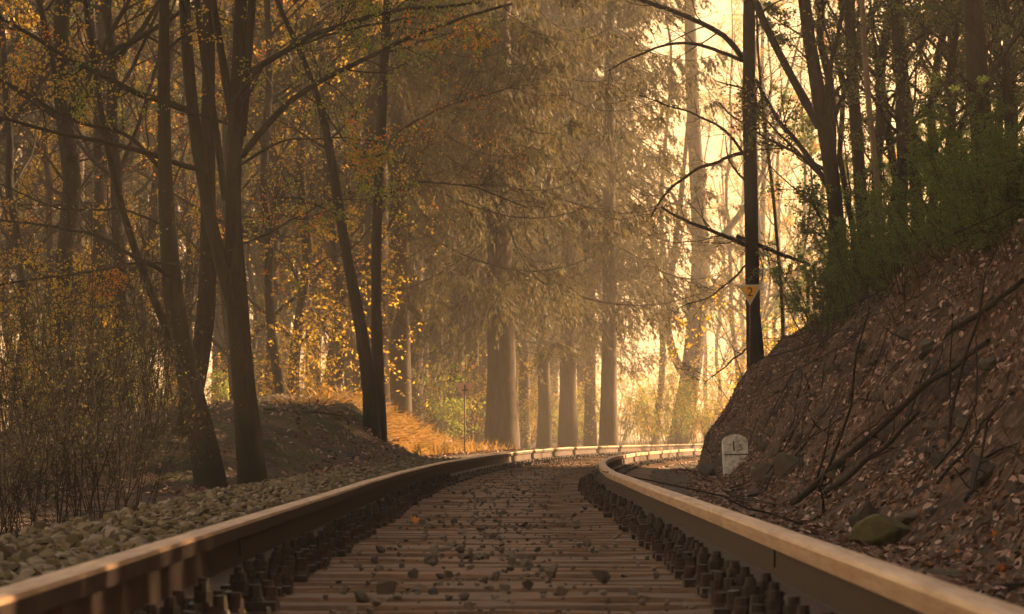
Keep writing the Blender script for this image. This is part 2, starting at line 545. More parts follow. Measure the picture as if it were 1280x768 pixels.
def plain(name, color, rough=0.6, metal=0, var=0.25, scale=25):
    m, nt, out = new_mat(name)
    n = noise(nt, scale, 5, coords(nt), 0.7)
    lo = tuple(c * (1 - var) for c in color); hi = tuple(min(1, c * (1 + var)) for c in color)
    principled(nt, out, ramp(nt, n, [(0.3, lo), (0.7, hi)]), rough, metal, 0.4, n, 0.15, 0.004)
    return m
M['sign_yellow'] = plain('sign_yellow', (0.85, 0.42, 0.03), 0.5)
M['sign_white'] = plain('sign_white', (0.55, 0.50, 0.44), 0.5)
M['sign_black'] = plain('sign_black', (0.02, 0.018, 0.015), 0.5)
M['sign_back'] = plain('sign_back', (0.62, 0.42, 0.30), 0.6, 0)
M['post'] = plain('post', (0.08, 0.06, 0.045), 0.7, 0.1)
M['mile_white'] = plain('mile_white', (0.66, 0.61, 0.54), 0.85, 0, 0.6, 14)

# ------------------------------------------------------------------ ground sheet
def build_ground():
    d = np.concatenate([np.arange(-90, 2, 6), np.arange(2, 70, 0.17), np.arange(70, 100, 0.4), np.arange(100, 200, 2.5), np.geomspace(200, 900, 28)])
    s = np.concatenate([-np.geomspace(700, 8.4, 34), np.arange(-8, -2.6, 0.16), np.arange(-2.6, 6.6, 0.082), np.arange(6.6, 14, 0.3), np.geomspace(14.3, 700, 34)])
    Dg, Sg = np.meshgrid(d, s, indexing='ij')
    X = Sg + xc(Dg)
    Z = ground_z(X, Dg)
    n, m_ = Dg.shape
    i = np.arange(n * m_).reshape(n, m_)
    q = np.stack([i[:-1, :-1], i[:-1, 1:], i[1:, 1:], i[1:, :-1]], -1).reshape(-1, 4)
    n1 = fbm(X * 2, Dg * 2, 3, 31)
    grav = sstep(-2.05, -1.85, Sg + 0.15 * n1) * sstep(1.75, 1.45, Sg + 0.15 * n1 - 0.3 * sstep(30, 50, Dg))
    moss = np.clip(sstep(-1.6, -2.2, Sg) * sstep(-7, -4, Sg) * sstep(40, 46, Dg) * sstep(66, 58, Dg) + 0.35 * sstep(2.2, 3.5, Sg) * sstep(70, 40, Dg), 0, 1)
    me = mesh('ground', np.stack([X, Dg, Z], -1), q, M['ground'], True, None, {'gravel': grav, 'moss': moss})
    tag(obj('ground', me), 'brown forest floor rising into a steep leafy bank beside the track', 'ground', None, 'structure')
build_ground()

# ------------------------------------------------------------------ track
RAIL_TOP = 0.18
def rail_parts():
    # half profile (lateral, z) relative to the rail foot bottom at z=0; overall height 0.158
    head = [(-0.033, 0.112), (-0.0345, 0.146), (-0.030, 0.1545), (-0.017, 0.1575), (0, 0.158), (0.017, 0.1575), (0.030, 0.1545), (0.0345, 0.146), (0.033, 0.112), (0.009, 0.104), (-0.009, 0.104)]
    web = [(-0.008, 0.027), (-0.007, 0.1045), (0.007, 0.1045), (0.008, 0.027)]
    foot = [(-0.0625, 0.0), (-0.0625, 0.010), (-0.012, 0.0265), (-0.0075, 0.030), (0.0075, 0.030), (0.012, 0.0265), (0.0625, 0.010), (0.0625, 0.0)]
    return {'head': head, 'web': web, 'foot': foot}
def sweep(profile, side, d):
    prof = np.array(profile)
    x0 = xc(d); dx = np.gradient(x0, d)
    tl = np.stack([dx, np.ones_like(dx)], 1); tl /= np.linalg.norm(tl, axis=1, keepdims=True)
    nx, ny = tl[:, 1], -tl[:, 0]                 # rightwards normal
    c = cant(d); roll = c / 1.5
    wob = 0.004 * fbm(d * 0.35, d * 0 + side * 7, 2, 2)
    lat = side * 0.752 + prof[None, :, 0] + wob[:, None]
    z = 0.022 + prof[None, :, 1] + c[:, None] / 2 - lat * roll[:, None] + (0.006 * fbm(d * 0.22, d * 0 + side * 3, 2, 8))[:, None] * sstep(12, 25, d)[:, None]
    X = x0[:, None] + nx[:, None] * lat; Y = d[:, None] + ny[:, None] * lat
    v = np.stack([X, Y, z], -1)
    n, k = X.shape
    i = np.arange(n * k).reshape(n, k)
    q = np.stack([i[:-1], np.roll(i[:-1], -1, 1), np.roll(i[1:], -1, 1), i[1:]], -1).reshape(-1, 4)
    caps = [np.array([i[0]]), np.array([i[-1][::-1]])]
    return v, [q] + caps
RD = np.concatenate([np.arange(-6, 60, 0.4), np.arange(60, 190, 1.0)])
for side, lab in ((-1, 'outer rail of the curve running beside the mossy gravel shoulder'), (1, 'inner rail of the curve running below the leafy bank')):
    e = obj('rail', None, None, (xc(0) + side * 0.752, 0, 0.02))
    tag(e, lab, 'rail', 'the two running rails')
    for nm, prof in rail_parts().items():
        v, f = sweep(prof, side, RD)
        me = mesh('rail_' + nm, v - np.array(e.location), f, M['rail_top'] if nm == 'head' else M['rust'], False)
        o = obj(nm, me, e)
        if nm == 'head':
            md = o.data
            md.materials.append(M['rust'])
            idx = np.zeros(len(md.polygons), dtype=np.int32)
            k = len(prof)
            nq = (len(RD) - 1) * k
            face_k = np.arange(nq) % k
            idx[:nq] = np.where(np.isin(face_k, [0, 7, 8, 9, 10]), 1, 0)
            if side == 1: idx[:nq] = np.where(np.isin(face_k, [8, 9, 10]), 1, 0); 
            md.polygons.foreach_set("material_index", idx)
    # a welded rib on the web of each rail
    dj = 11.6 if side == 1 else 12.8
    mb = MB(); mb.box(0, 0, 0.089, 0.028, 0.03, 0.088)
    xj = float(xc(dj)) + side * 0.752
    obj('weld_rib', mb.mesh('weld_rib', M['rust_dark'], False), e, (xj - e.location.x, dj, 0.012))

def bevel_box_mesh(name, sx, sy, sz, mat, bev, rng=None):
    bm = bmesh.new()
    bmesh.ops.create_cube(bm, size=1)
    bmesh.ops.scale(bm, vec=(sx, sy, sz), verts=bm.verts)
    if rng is not None:
        bmesh.ops.subdivide_edges(bm, edges=[e for e in bm.edges if abs(e.verts[0].co.x - e.verts[1].co.x) > 0.5 * sx], cuts=7)
        for v in bm.verts:
            v.co.y += rng.normal(0, 0.007); v.co.z += rng.normal(0, 0.0035)
    bmesh.ops.bevel(bm, geom=[e for e in bm.edges if e.is_manifold and abs(e.calc_face_angle(0)) > 0.8], offset=bev, segments=1, affect='EDGES')
    bmesh.ops.triangulate(bm, faces=[f for f in bm.faces if len(f.verts) > 4])
    me = bpy.data.meshes.new(name); bm.to_mesh(me); bm.free()
    me.materials.append(mat)
    return me

def build_sleepers():
    rng = np.random.default_rng(11)
    timbers = [bevel_box_mesh('timber', 2.5, 0.23, 0.15, M['sleeper'], 0.012, rng) for _ in range(6)]
    plate = MB(); plate.box(0, 0, 0.011, 0.40, 0.16, 0.022)
    for sx in (-1, 1):
        plate.box(sx * 0.078, 0, 0.034, 0.020, 0.155, 0.0235)
    plate = plate.mesh('base_plate', M['rust_dark'], False)
    # clamp bolt with clip: stands just off the rail foot
    cb = MB(); cb.box(0, 0, 0.008, 0.075, 0.09, 0.016); cb.cyl(0, 0, 0.016, 0.026, 0.022, 10); cb.cyl(0, 0, 0.026, 0.050, 0.0225, 6); cb.cyl(0, 0, 0.050, 0.070, 0.0145, 8, 0.012)
    cb = cb.mesh('clamp_bolt', M['rust_dark'], False)
    sw = MB(); sw.cyl(0, 0, 0, 0.010, 0.026, 10, 0.020); sw.cyl(0, 0, 0.010, 0.034, 0.0185, 8, 0.0165, 0.6)
    sw = sw.mesh('screw_spike', M['rust'], False)
    sw2 = MB(); sw2.cyl(0, 0, 0, 0.010, 0.025, 10, 0.021); sw2.cyl(0, 0, 0.010, 0.042, 0.0185, 8, 0.016, 0.3)
    sw2 = sw2.mesh('screw_spike', M['rust_dark'], False)
    d = 3.6; i = 0
    while d < 118:
        c = float(cant(d))
        dx = float(xc(d + 0.3) - xc(d - 0.3)) / 0.6
        e = obj('sleeper', None, None, (float(xc(d)) + rng.normal(0, 0.012), d, c / 2 + rng.normal(0, 0.002)), (0, c / 1.5, -math.atan(dx) + rng.normal(0, 0.012)))
        e.empty_display_size = 0.1
        tag(e, 'weathered brown timber sleeper lying across the track under both rails', 'sleeper', 'sleepers under the curving track')
        obj('timber', timbers[i % 6], e, (0, 0, -0.077), (0, 0, math.pi * (i % 2)))
        for side in (-1, 1):
            p = obj('base_plate', plate, e, (side * 0.752, 0, 0.0))
            if d < 40:
                for io in (-1, 1):
                    b = obj('clamp_bolt', cb, p, (io * 0.110, rng.normal(0, .004), 0.022), (0, 0, rng.uniform(-.25, .25)))
                    obj('screw_spike', sw2, p, (io * 0.150, -0.042, 0.022), (rng.normal(0, .03), rng.normal(0, .03), rng.uniform(0, 1.5)))
                    obj('screw_spike', sw, p, (io * 0.180, 0.042, 0.022), (rng.normal(0, .03), rng.normal(0, .03), rng.uniform(0, 1.5)))
        d += 0.42; i += 1
build_sleepers()

# ------------------------------------------------------------------ stones
def stone_meshes(n, mat, rng, flat=0.75, pts=13):
    res = []
    for _ in range(n):
        bm = bmesh.new()
        p = unit(rng.normal(0, 1, (pts, 3))) * rng.uniform(0.75, 1.0, (pts, 1)) * np.array([1, rng.uniform(0.6, 1), flat * rng.uniform(0.7, 1.1)])
        for q in p: bm.verts.new(q)
        r = bmesh.ops.convex_hull(bm, input=bm.verts)
        for v in [g for g in r['geom_interior'] if isinstance(g, bmesh.types.BMVert)]: bm.verts.remove(v)
        bmesh.ops.recalc_face_normals(bm, faces=bm.faces)
        me = bpy.data.meshes.new('stone'); bm.to_mesh(me); bm.free()
        me.materials.append(mat)
        res.append(me)
    return res
def mesh_arrays(me):
    v = np.zeros(len(me.vertices) * 3); me.vertices.foreach_get('co', v); v = v.reshape(-1, 3)
    f = np.array([list(p.vertices) for p in me.polygons])
    return v, f
def rand_rot(n, rng, zonly=False):
    if zonly:
        a = rng.uniform(0, 2 * math.pi, n); c, s = np.cos(a), np.sin(a)
        R = np.zeros((n, 3, 3)); R[:, 0, 0] = c; R[:, 0, 1] = -s; R[:, 1, 0] = s; R[:, 1, 1] = c; R[:, 2, 2] = 1
        return R
    q = unit(rng.normal(0, 1, (n, 4))); w, x, y, z = q.T
    return np.stack([np.stack([1-2*(y*y+z*z), 2*(x*y-z*w), 2*(x*z+y*w)], 1), np.stack([2*(x*y+z*w), 1-2*(x*x+z*z), 2*(y*z-x*w)], 1), np.stack([2*(x*z-y*w), 2*(y*z+x*w), 1-2*(x*x+y*y)], 1)], 1)
def scatter_stones(name, protos, pos, size, mat, rng):
    V, Fc, n = [], [], 0
    arr = [mesh_arrays(p) for p in protos]
    pick = rng.integers(0, len(protos), len(pos))
    R = rand_rot(len(pos), rng, True)
    for k, (v, f) in enumerate(arr):
        sel = np.where(pick == k)[0]
        if not len(sel): continue
        vv = np.einsum('nij,vj->nvi', R[sel], v) * size[sel, None, None] + pos[sel, None]
        ff = f[None] + (np.arange(len(sel)) * len(v))[:, None, None] + n
        V.append(vv.reshape(-1, 3)); Fc.append(ff.reshape(-1, 3)); n += vv.size // 3
    return mesh(name, np.concatenate(V), [np.concatenate(Fc)], mat, False)

def build_stones():
    rng = np.random.default_rng(21)
    bal = stone_meshes(8, M['ballast'], rng, 0.7)
    trk = stone_meshes(8, M['track_stone'], rng, 0.75)
    # gravel shoulder outside the outer rail
    def shoulder(n, d0, d1, pw):
        d = d0 + (d1 - d0) * rng.random(n) ** pw
        o = rng.uniform(0.10, 1.0, n) * np.interp(d, [8, 29, 45, 60], [1.25, 1.5, 1.35, 1.05])
        x = xc(d) - 0.75 - o
        return np.stack([x, d, ground_z(x, d)], 1)
    p = shoulder(7600, 7, 60, 1.3)
    size = rng.uniform(0.015, 0.037, len(p))
    p[:, 2] += size * rng.uniform(0.0, 0.5, len(p))
    tag(obj('shoulder_gravel', scatter_stones('shoulder_gravel', bal, p, size, M['ballast'], rng)), 'olive and grey crushed gravel heaped along the outside of the rail', 'gravel', None, 'stuff')
    p = shoulder(165, 8.5, 26, 1.2)
    for i, q in enumerate(p):
        s = rng.uniform(0.026, 0.046)
        o = obj('ballast_stone', bal[i % 8], None, (q[0], q[1], q[2] + 0.45 * s), (rng.uniform(-.4, .4), rng.uniform(-.4, .4), rng.uniform(0, 6)), s)
        tag(o, 'mossy olive ballast stone on top of the gravel shoulder', 'stone', 'larger stones on the gravel shoulder')
    # small grit between the rails and beside the inner rail
    n = 3000
    d = 6 + 84 * rng.random(n) ** 1.5
    s = np.where(rng.random(n) < 0.62, rng.normal(0.0, 0.30, n), rng.uniform(0.83, 1.75, n))
    s = np.where((np.abs(s) > 0.55) & (s < 0.8), s * 0.5, s)
    x = xc(d) + s
    p = np.stack([x, d, ground_z(x, d)], 1)
    size = rng.uniform(0.005, 0.019, n) * np.where(s > 0.8, 1.3, 1)
    p[:, 2] += 0.022 * (np.abs(s) < 0.8)
    tag(obj('track_grit', scatter_stones('track_grit', trk, p, size, M['track_stone'], rng)), 'small grey grit scattered over the sleepers and trackside', 'grit', None, 'stuff')
    # loose stones one can pick out, clustered along the middle of the track
    picks = [(485,742,.075),(580,752,.05),(692,720,.075),(748,728,.085),(700,745,.05),(580,668,.055),(590,657,.03),(475,690,.05),(540,705,.06),(640,706,.05),(655,660,.06),(700,660,.07),(735,683,.055),(770,674,.035),(520,722,.055),(560,722,.05),(620,725,.05),(470,757,.04),(600,700,.04),(672,690,.04),(453,752,.055),(525,740,.05),(675,662,.045),(690,655,.05),(720,655,.04),(820,722,.04),(660,735,.05),(610,740,.04),(740,690,.045),(560,688,.04),(545,745,.05),(430,742,.04),(790,745,.04)]
    for _ in range(125):
        picks.append((rng.normal(620, 70), rng.uniform(588, 715), rng.uniform(0.02, 0.055)))
    for i, (px, py, s) in enumerate(picks):
        dd = F * CAM_Z / max(py - HOR, 5)
        xx = (px - 640) / F * dd
        ss = float(xx - xc(dd))
        if abs(ss) > 0.52: xx = float(xc(dd)) + 0.5 * np.sign(ss) * rng.uniform(.3, 1)
        c = float(cant(dd))
        zz = c / 2 - (xx - float(xc(dd))) * c / 1.5
        o = obj('track_stone', trk[i % 8], None, (xx, dd, zz + s * 0.2), (rng.uniform(-.3, .3), rng.uniform(-.3, .3), rng.uniform(0, 6)), s * 0.55)
        tag(o, 'loose grey stone resting on the sleepers between the rails', 'stone', 'loose stones between the rails')
build_stones()

# rocks on the bank
def big_rock(name, mat, seed, sx, sy, sz, faceted=True):
    rng = np.random.default_rng(seed)
    bm = bmesh.new()
    p = unit(rng.normal(0, 1, (20, 3))) * rng.uniform(.8, 1, (20, 1))
    for q in p: bm.verts.new(q)
    r = bmesh.ops.convex_hull(bm, input=bm.verts)
    for v in [g for g in r['geom_interior'] if isinstance(g, bmesh.types.BMVert)]: bm.verts.remove(v)
    bmesh.ops.bevel(bm, geom=list(bm.edges), offset=0.06, segments=1, affect='EDGES')
    bmesh.ops.triangulate(bm, faces=bm.faces)
    bmesh.ops.subdivide_edges(bm, edges=bm.edges, cuts=1, use_grid_fill=True)
    for v in bm.verts:
        c = v.co; c += c.normalized() * float(fbm(np.array(c.x * 2.2 + seed), np.array(c.y * 2.2 + c.z), 3, 4)) * 0.10
        c.x *= sx; c.y *= sy; c.z *= sz
    me = bpy.data.meshes.new(name); bm.to_mesh(me); bm.free()
    me.materials.append(mat)
    return me
def rock_at(px, py, w, h, mat, seed, label, group=None, dep=None, lift=0.3):
    q = hit(px, py)
    ppm = F / q[1]
    me = big_rock('rock', mat, seed, w / ppm / 2 * 1.1, (dep or w / ppm * 0.6) , h / ppm / 2 * 1.15)
    o = obj('rock', me, None, (q[0], q[1], q[2] + h / ppm * lift), (0, 0, 0.3 * (seed % 5)))
    tag(o, label, 'rock', group)
rock_at(1100, 690, 96, 50, M['moss_rock'], 3, 'broad mossy olive boulder at the foot of the bank by the rail', dep=0.12, lift=0.45)
rock_at(1092, 660, 66, 42, M['rock'], 5, 'dark grey block standing just behind the mossy boulder', dep=0.10)
rock_at(985, 596, 34, 44, M['rock'], 21, 'upright weathered rock outcrop in the bank beside the kilometre stone', dep=0.25)
rock_at(1195, 535, 30, 24, M['rock'], 10, 'small angular rock embedded high in the leafy slope')
rock_at(1225, 615, 34, 60, M['rock'], 12, 'tall brown rock slab sticking out of the slope near the roots', dep=0.06)
rock_at(1135, 655, 36, 18, M['rock'], 14, 'flat brown rock half buried in leaves above the mossy boulder')
rock_at(955, 600, 36, 26, M['rock'], 16, 'rounded dark rock at the foot of the outcrop')
rock_at(885, 597, 26, 22, M['rock'], 17, 'dark lump of rock at the toe of the bank, track side of the kilometre stone')
rock_at(1165, 540, 22, 16, M['rock'], 19, 'small grey stone lying under the long fallen limb')

def small_rocks():
    rng = np.random.default_rng(61)
    protos = [big_rock('rock', M['rock'], 70 + k, 1, .8, .6) for k in range(5)]
    for i in range(60):
        px = rng.uniform(900, 1278)
        lo = np.interp(px, [900, 1000, 1280], [590, 625, 712]); hi = np.interp(px, [900, 960, 1100, 1280], [560, 480, 400, 380])
        q = hit(px, hi + (lo - hi) * rng.random() ** .8)
        s = rng.uniform(.03, .11) * min(1.0, q[1] / 30)
        tag(obj('rock', protos[i % 5], None, (q[0], q[1], q[2] + s * .1), (rng.uniform(-.4, .4), rng.uniform(-.5, .1), rng.uniform(0, 6)), s), 'small brown rock half buried in the leaf litter of the bank', 'rock', 'rocks scattered over the bank')
small_rocks()

# ------------------------------------------------------------------ litter and grass
def leaf6(c, d, nrm, size, rng, curl=0.25, aspect=0.55):
    N = len(c)
    d = unit(d - nrm * (d * nrm).sum(1, keepdims=True)); s = np.cross(d, nrm)
    size = size[:, None]
    cu = (rng.uniform(-0.4, 1, N) * curl)[:, None]
    pts = [(0, 0, 0), (0.30, .5, 1), (0.70, .42, 1), (1, 0, 0.4), (0.70, -.42, 1), (0.30, -.5, 1)]
    v = np.stack([c + d * size * (a - .5) + s * size * aspect * b + nrm * size * cu * h for a, b, h in pts], 1)
    i = np.arange(N)[:, None] * 6
    f = np.concatenate([np.concatenate([i, i + 1, i + 2, i + 3], 1), np.concatenate([i, i + 3, i + 4, i + 5], 1)])
    return v.reshape(-1, 3), f
def normals_at(x, d):
    e = 0.04
    zx = (ground_z(x + e, d) - ground_z(x - e, d)) / (2 * e); zy = (ground_z(x, d + e) - ground_z(x, d - e)) / (2 * e)
    return unit(np.stack([-zx, -zy, np.ones_like(zx)], 1))
def build_litter():
    rng = np.random.default_rng(31)
    n = 116000
    d = 8 + 54 * rng.random(n) ** 1.15
    tr = np.interp(d, [0, 8, 17, 30, 50, 56, 60, 70], [0.75, 0.75, 0.78, 0.95, 1.45, 1.15, 1.1, 1.3])
    u = -0.42 + 4.4 * rng.random(n) ** 1.15
    x = xc(d) + 0.75 + tr + u
    keep = (vnoise(x * 1.7, d * 1.1, 3) + 0.5 * vnoise(x * 5, d * 4, 8) > np.where(u < 1.3, 0.50, 0.54)) & (rng.random(n) < np.where(u < 0, 0.6 + u, 1))
    x, d = x[keep], d[keep]; n = len(x)
    nr = unit(normals_at(x, d) + rng.normal(0, 0.38, (n, 3)))
    c = np.stack([x, d, ground_z(x, d) + rng.uniform(0.004, 0.03, n)], 1)
    v, f = leaf6(c, rng.normal(0, 1, (n, 3)), nr, rng.uniform(0.022, 0.052, n), rng)
    tag(obj('leaf_litter', mesh('leaf_litter', v, [f], M['litter'], False)), 'pinkish brown fallen leaves carpeting the steep bank', 'leaf litter', None, 'stuff')
    # litter on the mound and forest floor across the track
    n = 11000
    d = 40 + 56 * rng.random(n)
    x = xc(d) - 0.75 - 1.1 - 6.5 * rng.random(n) ** 1.4
    nr = unit(normals_at(x, d) + rng.normal(0, 0.4, (n, 3)))
    c = np.stack([x, d, ground_z(x, d) + rng.uniform(0.004, 0.03, n)], 1)
    v, f = leaf6(c, rng.normal(0, 1, (n, 3)), nr, rng.uniform(0.04, 0.085, n), rng)
    tag(obj('mound_litter', mesh('mound_litter', v, [f], M['litter'], False)), 'brown dead leaves lying over the low earth mound', 'leaf litter', None, 'stuff')
    # small broken sticks lying in the litter
    n = 1200
    d = 9 + 50 * rng.random(n) ** 1.2
    tr = np.interp(d, [0, 8, 17, 30, 50, 56, 60, 70], [0.75, 0.75, 0.78, 0.95, 1.45, 1.15, 1.1, 1.3])
    x = xc(d) + 0.75 + tr - 0.2 + 3.6 * rng.random(n)
    nr = normals_at(x, d)
    p0 = np.stack([x, d, ground_z(x, d) + 0.012], 1)
    dr = rng.normal(0, 1, (n, 3)); dr[:, 0] += 0.8; dr[:, 2] *= .4
    dr = unit(dr - nr * (dr * nr).sum(1, keepdims=True)) + nr * rng.uniform(-.02, .25, (n, 1))
    st = walk(p0, dr, rng.uniform(.12, .6, n) * np.where(rng.random(n) < .2, 2, 1), 5, 0, .12, rng)
    v, f = tubes(st, (rng.uniform(.003, .009, n))[:, None] * np.linspace(1, .5, 5)[None], 4)
    tag(obj('twig_litter', mesh('twig_litter', v, [f], M['twig'], True)), 'thin broken sticks strewn through the leaves of the bank', 'twigs', None, 'stuff')
    # dry grass hanging down the mound faces
    n = 15000
    d = rng.uniform(58.3, 92, n)
    o = np.where(d < 58, rng.uniform(1.2, 2.4, n), rng.uniform(1.4, 3.1, n) + (d - 58) * 0.02)
    keep = vnoise(d * 0.8, o * 1.6, 5) > np.where(d < 58, 0.72, 0.42)
    d, o = d[keep], o[keep]; n = len(d)
    x = xc(d) - 0.75 - o
    nr = normals_at(x, d)
    down = unit(np.stack([nr[:, 0], nr[:, 1] * 0.3, -0.15 * np.ones(n)], 1) + rng.normal(0, 0.22, (n, 3)))
    L = rng.uniform(0.12, 0.34, n)
    base = np.stack([x, d, ground_z(x, d)], 1)
    p1 = base + (nr * 0.5 + down) * L[:, None] * 0.5
    p2 = base + (nr * 0.22 + down) * L[:, None]
    side = unit(np.cross(down, nr)) * 0.012
    v = np.stack([base - side, base + side, p1 + side * .8, p1 - side * .8, p2], 1).reshape(-1, 3)
    i = np.arange(n)[:, None] * 5
    f4 = np.concatenate([i, i + 1, i + 2, i + 3], 1); f3 = np.concatenate([i + 3, i + 2, i + 4], 1)
    tag(obj('dry_grass', mesh('dry_grass', v, [f4, f3], M['dry_grass'], False)), 'golden dry grass hanging down the sunlit mound face', 'grass', None, 'stuff')
build_litter()

def maple_leaf(mat):
    pts = []
    lob = [(0, 1.0), (0.95, 0.8), (1.9, 0.62), (2.65, 0.5)]
    ang = []
    for a, r in [(0,1.0),(.28,.55),(.95,.85),(1.35,.45),(1.9,.65),(2.45,.35),(math.pi,.42),(-2.45,.35),(-1.9,.65),(-1.35,.45),(-.95,.85),(-.28,.55)]:
        pts.append((math.sin(a) * r, math.cos(a) * r, 0.18 * r * r * abs(math.sin(a * 1.5))))
    pts.append((0, 0, 0))
    n = len(pts) - 1
    f = np.array([[n, (i + 1) % n, i] for i in range(n)])
    top = np.array(pts)
    stem, sq = tubes(np.array([[0, -.3, 0], [0, -.7, .03], [.05, -1.0, .08]]), np.array([.02, .018, .015]), 4)
    return mesh('fallen_leaf', np.concatenate([top, stem]), [f, sq + len(top)], mat, False)
def fallen():
    rng = np.random.default_rng(41)
    red, amb = maple_leaf(M['red_leaf']), maple_leaf(M['amber_leaf'])
    for px, py, w, me, lab in [(1243,677,26,amb,'large amber maple leaf propped upright at the foot of the bank'),(1254,722,24,red,'large red maple leaf lying nearest the rail below the amber leaf')]:
        q = hit(px, py); s = w / (F / q[1]) * 0.55
        tag(obj('fallen_leaf', me, None, (q[0], q[1] - 0.02, q[2] + s * 0.5), (1.0, 0.3, rng.uniform(-1, 1)), s), lab, 'leaf')
    for px, py, w in [(1160,708,14),(1196,692,9),(1178,694,12),(1215,715,10),(1190,629,9),(1208,700,9),(1222,668,8),(1090,548,8),(1262,660,8),(1150,640,7),(1020,622,7)]:
        q = hit(px, py); s = w / (F / q[1]) * 0.55
        tag(obj('fallen_leaf', red, None, (q[0], q[1] - 0.01, q[2] + s * 0.4), (0.8, rng.uniform(-.5, .5), rng.uniform(-2, 2)), s), 'small red fallen leaf among the brown litter of the bank', 'leaf', 'red leaves scattered on the bank')
    q = P(519, 651, F * 0.40 / 104)
    tag(obj('fallen_leaf', amb, None, tuple(q), (0.9, 0.2, 0.4), 0.035), 'single orange leaf lying on the sleepers between the rails', 'leaf')
fallen()

# ------------------------------------------------------------------ fallen branches on the bank
def fallen_branch(pix, w0, w1, label, seed, mat='twig', twigs=4, lift=0.04, group=None):
    rng = np.random.default_rng(seed)
    pts = np.array([hit(px, py) for px, py in pix]); pts[:, 2] += lift; pts[:, 1] -= lift
    path = smooth_path(pts, 16, rng, 0.012)
    ppm = F / path[:, 1]
    rad = np.linspace(w0, w1, 16) * 0.36 / ppm
    o0 = path[0].copy()
    mb = MB(); mb.add(*tubes(path - o0, rad, 7))
    parts = [('stem', mb.mesh('stem', M[mat]))]
    if twigs:
        a, r = spawn((path - o0)[None], rad[None], twigs, .15, .95, 38, 0.4, 6, 0.01, .18, rng, .45, .3, .003)
        
        for k in range(len(a)):
            mt = MB(); mt.add(*tubes(a[k], r[k], 4)); parts.append(('twig', mt.mesh('twig', M[mat])))
    thing('fallen_branch', parts, label, 'branch', tuple(o0), group=group)
fallen_branch([(990,642),(1040,608),(1100,548),(1160,496),(1235,442)], 13, 9, 'long dark fallen limb lying diagonally up the whole leafy slope', 51, 'twig', 6, 0.06)
fallen_branch([(1030,628),(1075,600),(1110,572),(1150,530)], 10, 6, 'shorter dead branch lying parallel just below the long fallen limb', 52, 'twig', 4, 0.05)
fallen_branch([(1060,570),(1095,540),(1130,512)], 6, 4, 'thin dead stick above the long fallen limb', 53, 'twig_red', 3)
fallen_branch([(1150,470),(1215,415),(1279,372)], 12, 9, 'thick dark branch high on the slope under the brush', 54, 'twig', 4, 0.06)
fallen_branch([(900,618),(945,638),(1000,640)], 5, 3, 'slim stick lying flat by the trackside gravel below the kilometre stone', 55, 'twig', 3, 0.03)
fallen_branch([(1205,650),(1225,590),(1232,560)], 9, 5, 'crooked root rising out of the slope beside the tall rock slab', 56, 'bark_dark', 5, 0.07)
fallen_branch([(1170,620),(1200,590),(1225,545),(1255,520)], 6, 3, 'bare brown root trailing over the slope below the thick branch', 57, 'bark_dark', 5, 0.05)
fallen_branch([(960,450),(1000,440),(1060,420)], 4, 2, 'thin stick on the upper bank edge behind the sign tree', 58, 'twig', 2)
fallen_branch([(1215,690),(1245,640),(1275,600)], 6, 3, 'pale bent root near the large amber leaf', 59, 'twig_red', 6, 0.05)
fallen_branch([(1120,420),(1180,400),(1240,395)], 5, 3, 'short dead stick lying across the upper leaves below the shrubs', 60, 'twig', 3)
fallen_branch([(330,518),(400,522),(455,526)], 4, 2, 'dead stick lying on top of the low earth mound', 61, 'twig', 5, 0.05)

# ------------------------------------------------------------------ text helper
def text_mesh(body, size, mat, depth=0.002):
    cu = bpy.data.curves.new('numeral', 'FONT')
    cu.body = body; cu.size = size; cu.extrude = depth; cu.align_x = 'CENTER'; cu.align_y = 'CENTER'
    o = bpy.data.objects.new('numeral', cu); col.objects.link(o)
    dg = bpy.context.evaluated_depsgraph_get()
    me = bpy.data.meshes.new_from_object(o.evaluated_get(dg))
    bpy.data.objects.remove(o)
    me.materials.clear(); me.materials.append(mat)
    return me

# kilometre stone
def km_stone():
    d = 49.0; ppm = F / d
    x = (922.5 - 640) / ppm
    zb = float(ground_z(x, d)); w = 31 / ppm; top = CAM_Z + (HOR - 543) / ppm
    zb = min(zb, CAM_Z - 58 / ppm) - 0.05
    H = top - zb
    out = [(-w/2, 0), (w/2, 0), (w/2, H - w * .32)]
    for a in np.linspace(0.25, math.pi - 0.25, 9): out.append((w/2 * math.cos(a), H - w * .32 + w * .32 * math.sin(a)))
    out.append((-w/2, H - w * .32))
    k = len(out); th = 0.14
    v = [(a, 0, b) for a, b in out] + [(a, th, b) for a, b in out]
    i = np.arange(k); j = (i + 1) % k
    me = mesh('stone', v, [np.array([list(range(k))]), np.array([list(range(2*k-1, k-1, -1))]), np.stack([j, i, i + k, j + k], 1)], M['mile_white'], False)
    e = thing('kilometre_stone', [('stone', me)], 'white round-topped kilometre stone marked 1.5 at the foot of the bank', 'milestone', (x, d, zb), -0.08)
    e.rotation_euler = (-0.04, -0.05, 0.10)
    obj('numeral', text_mesh('1', 0.16, M['sign_black']), e, (-0.022, -0.004, H - 0.135), (math.pi/2, 0, 0))
    obj('numeral', text_mesh('5', 0.095, M['sign_black']), e, (0.055, -0.004, H - 0.15), (math.pi/2, 0, 0))
    dot = MB(); dot.box(0, 0, 0, 0.014, 0.005, 0.014); obj('decimal_point', dot.mesh('decimal_point', M['sign_black'], False), e, (0.018, -0.0035, H - 0.185))
    ln = MB(); ln.box(0, 0, 0, w * 0.98, 0.006, 0.012); obj('dividing_line', ln.mesh('dividing_line', M['sign_black'], False), e, (0, -0.003, H - 0.225), (0, 0.03, 0))
km_stone()

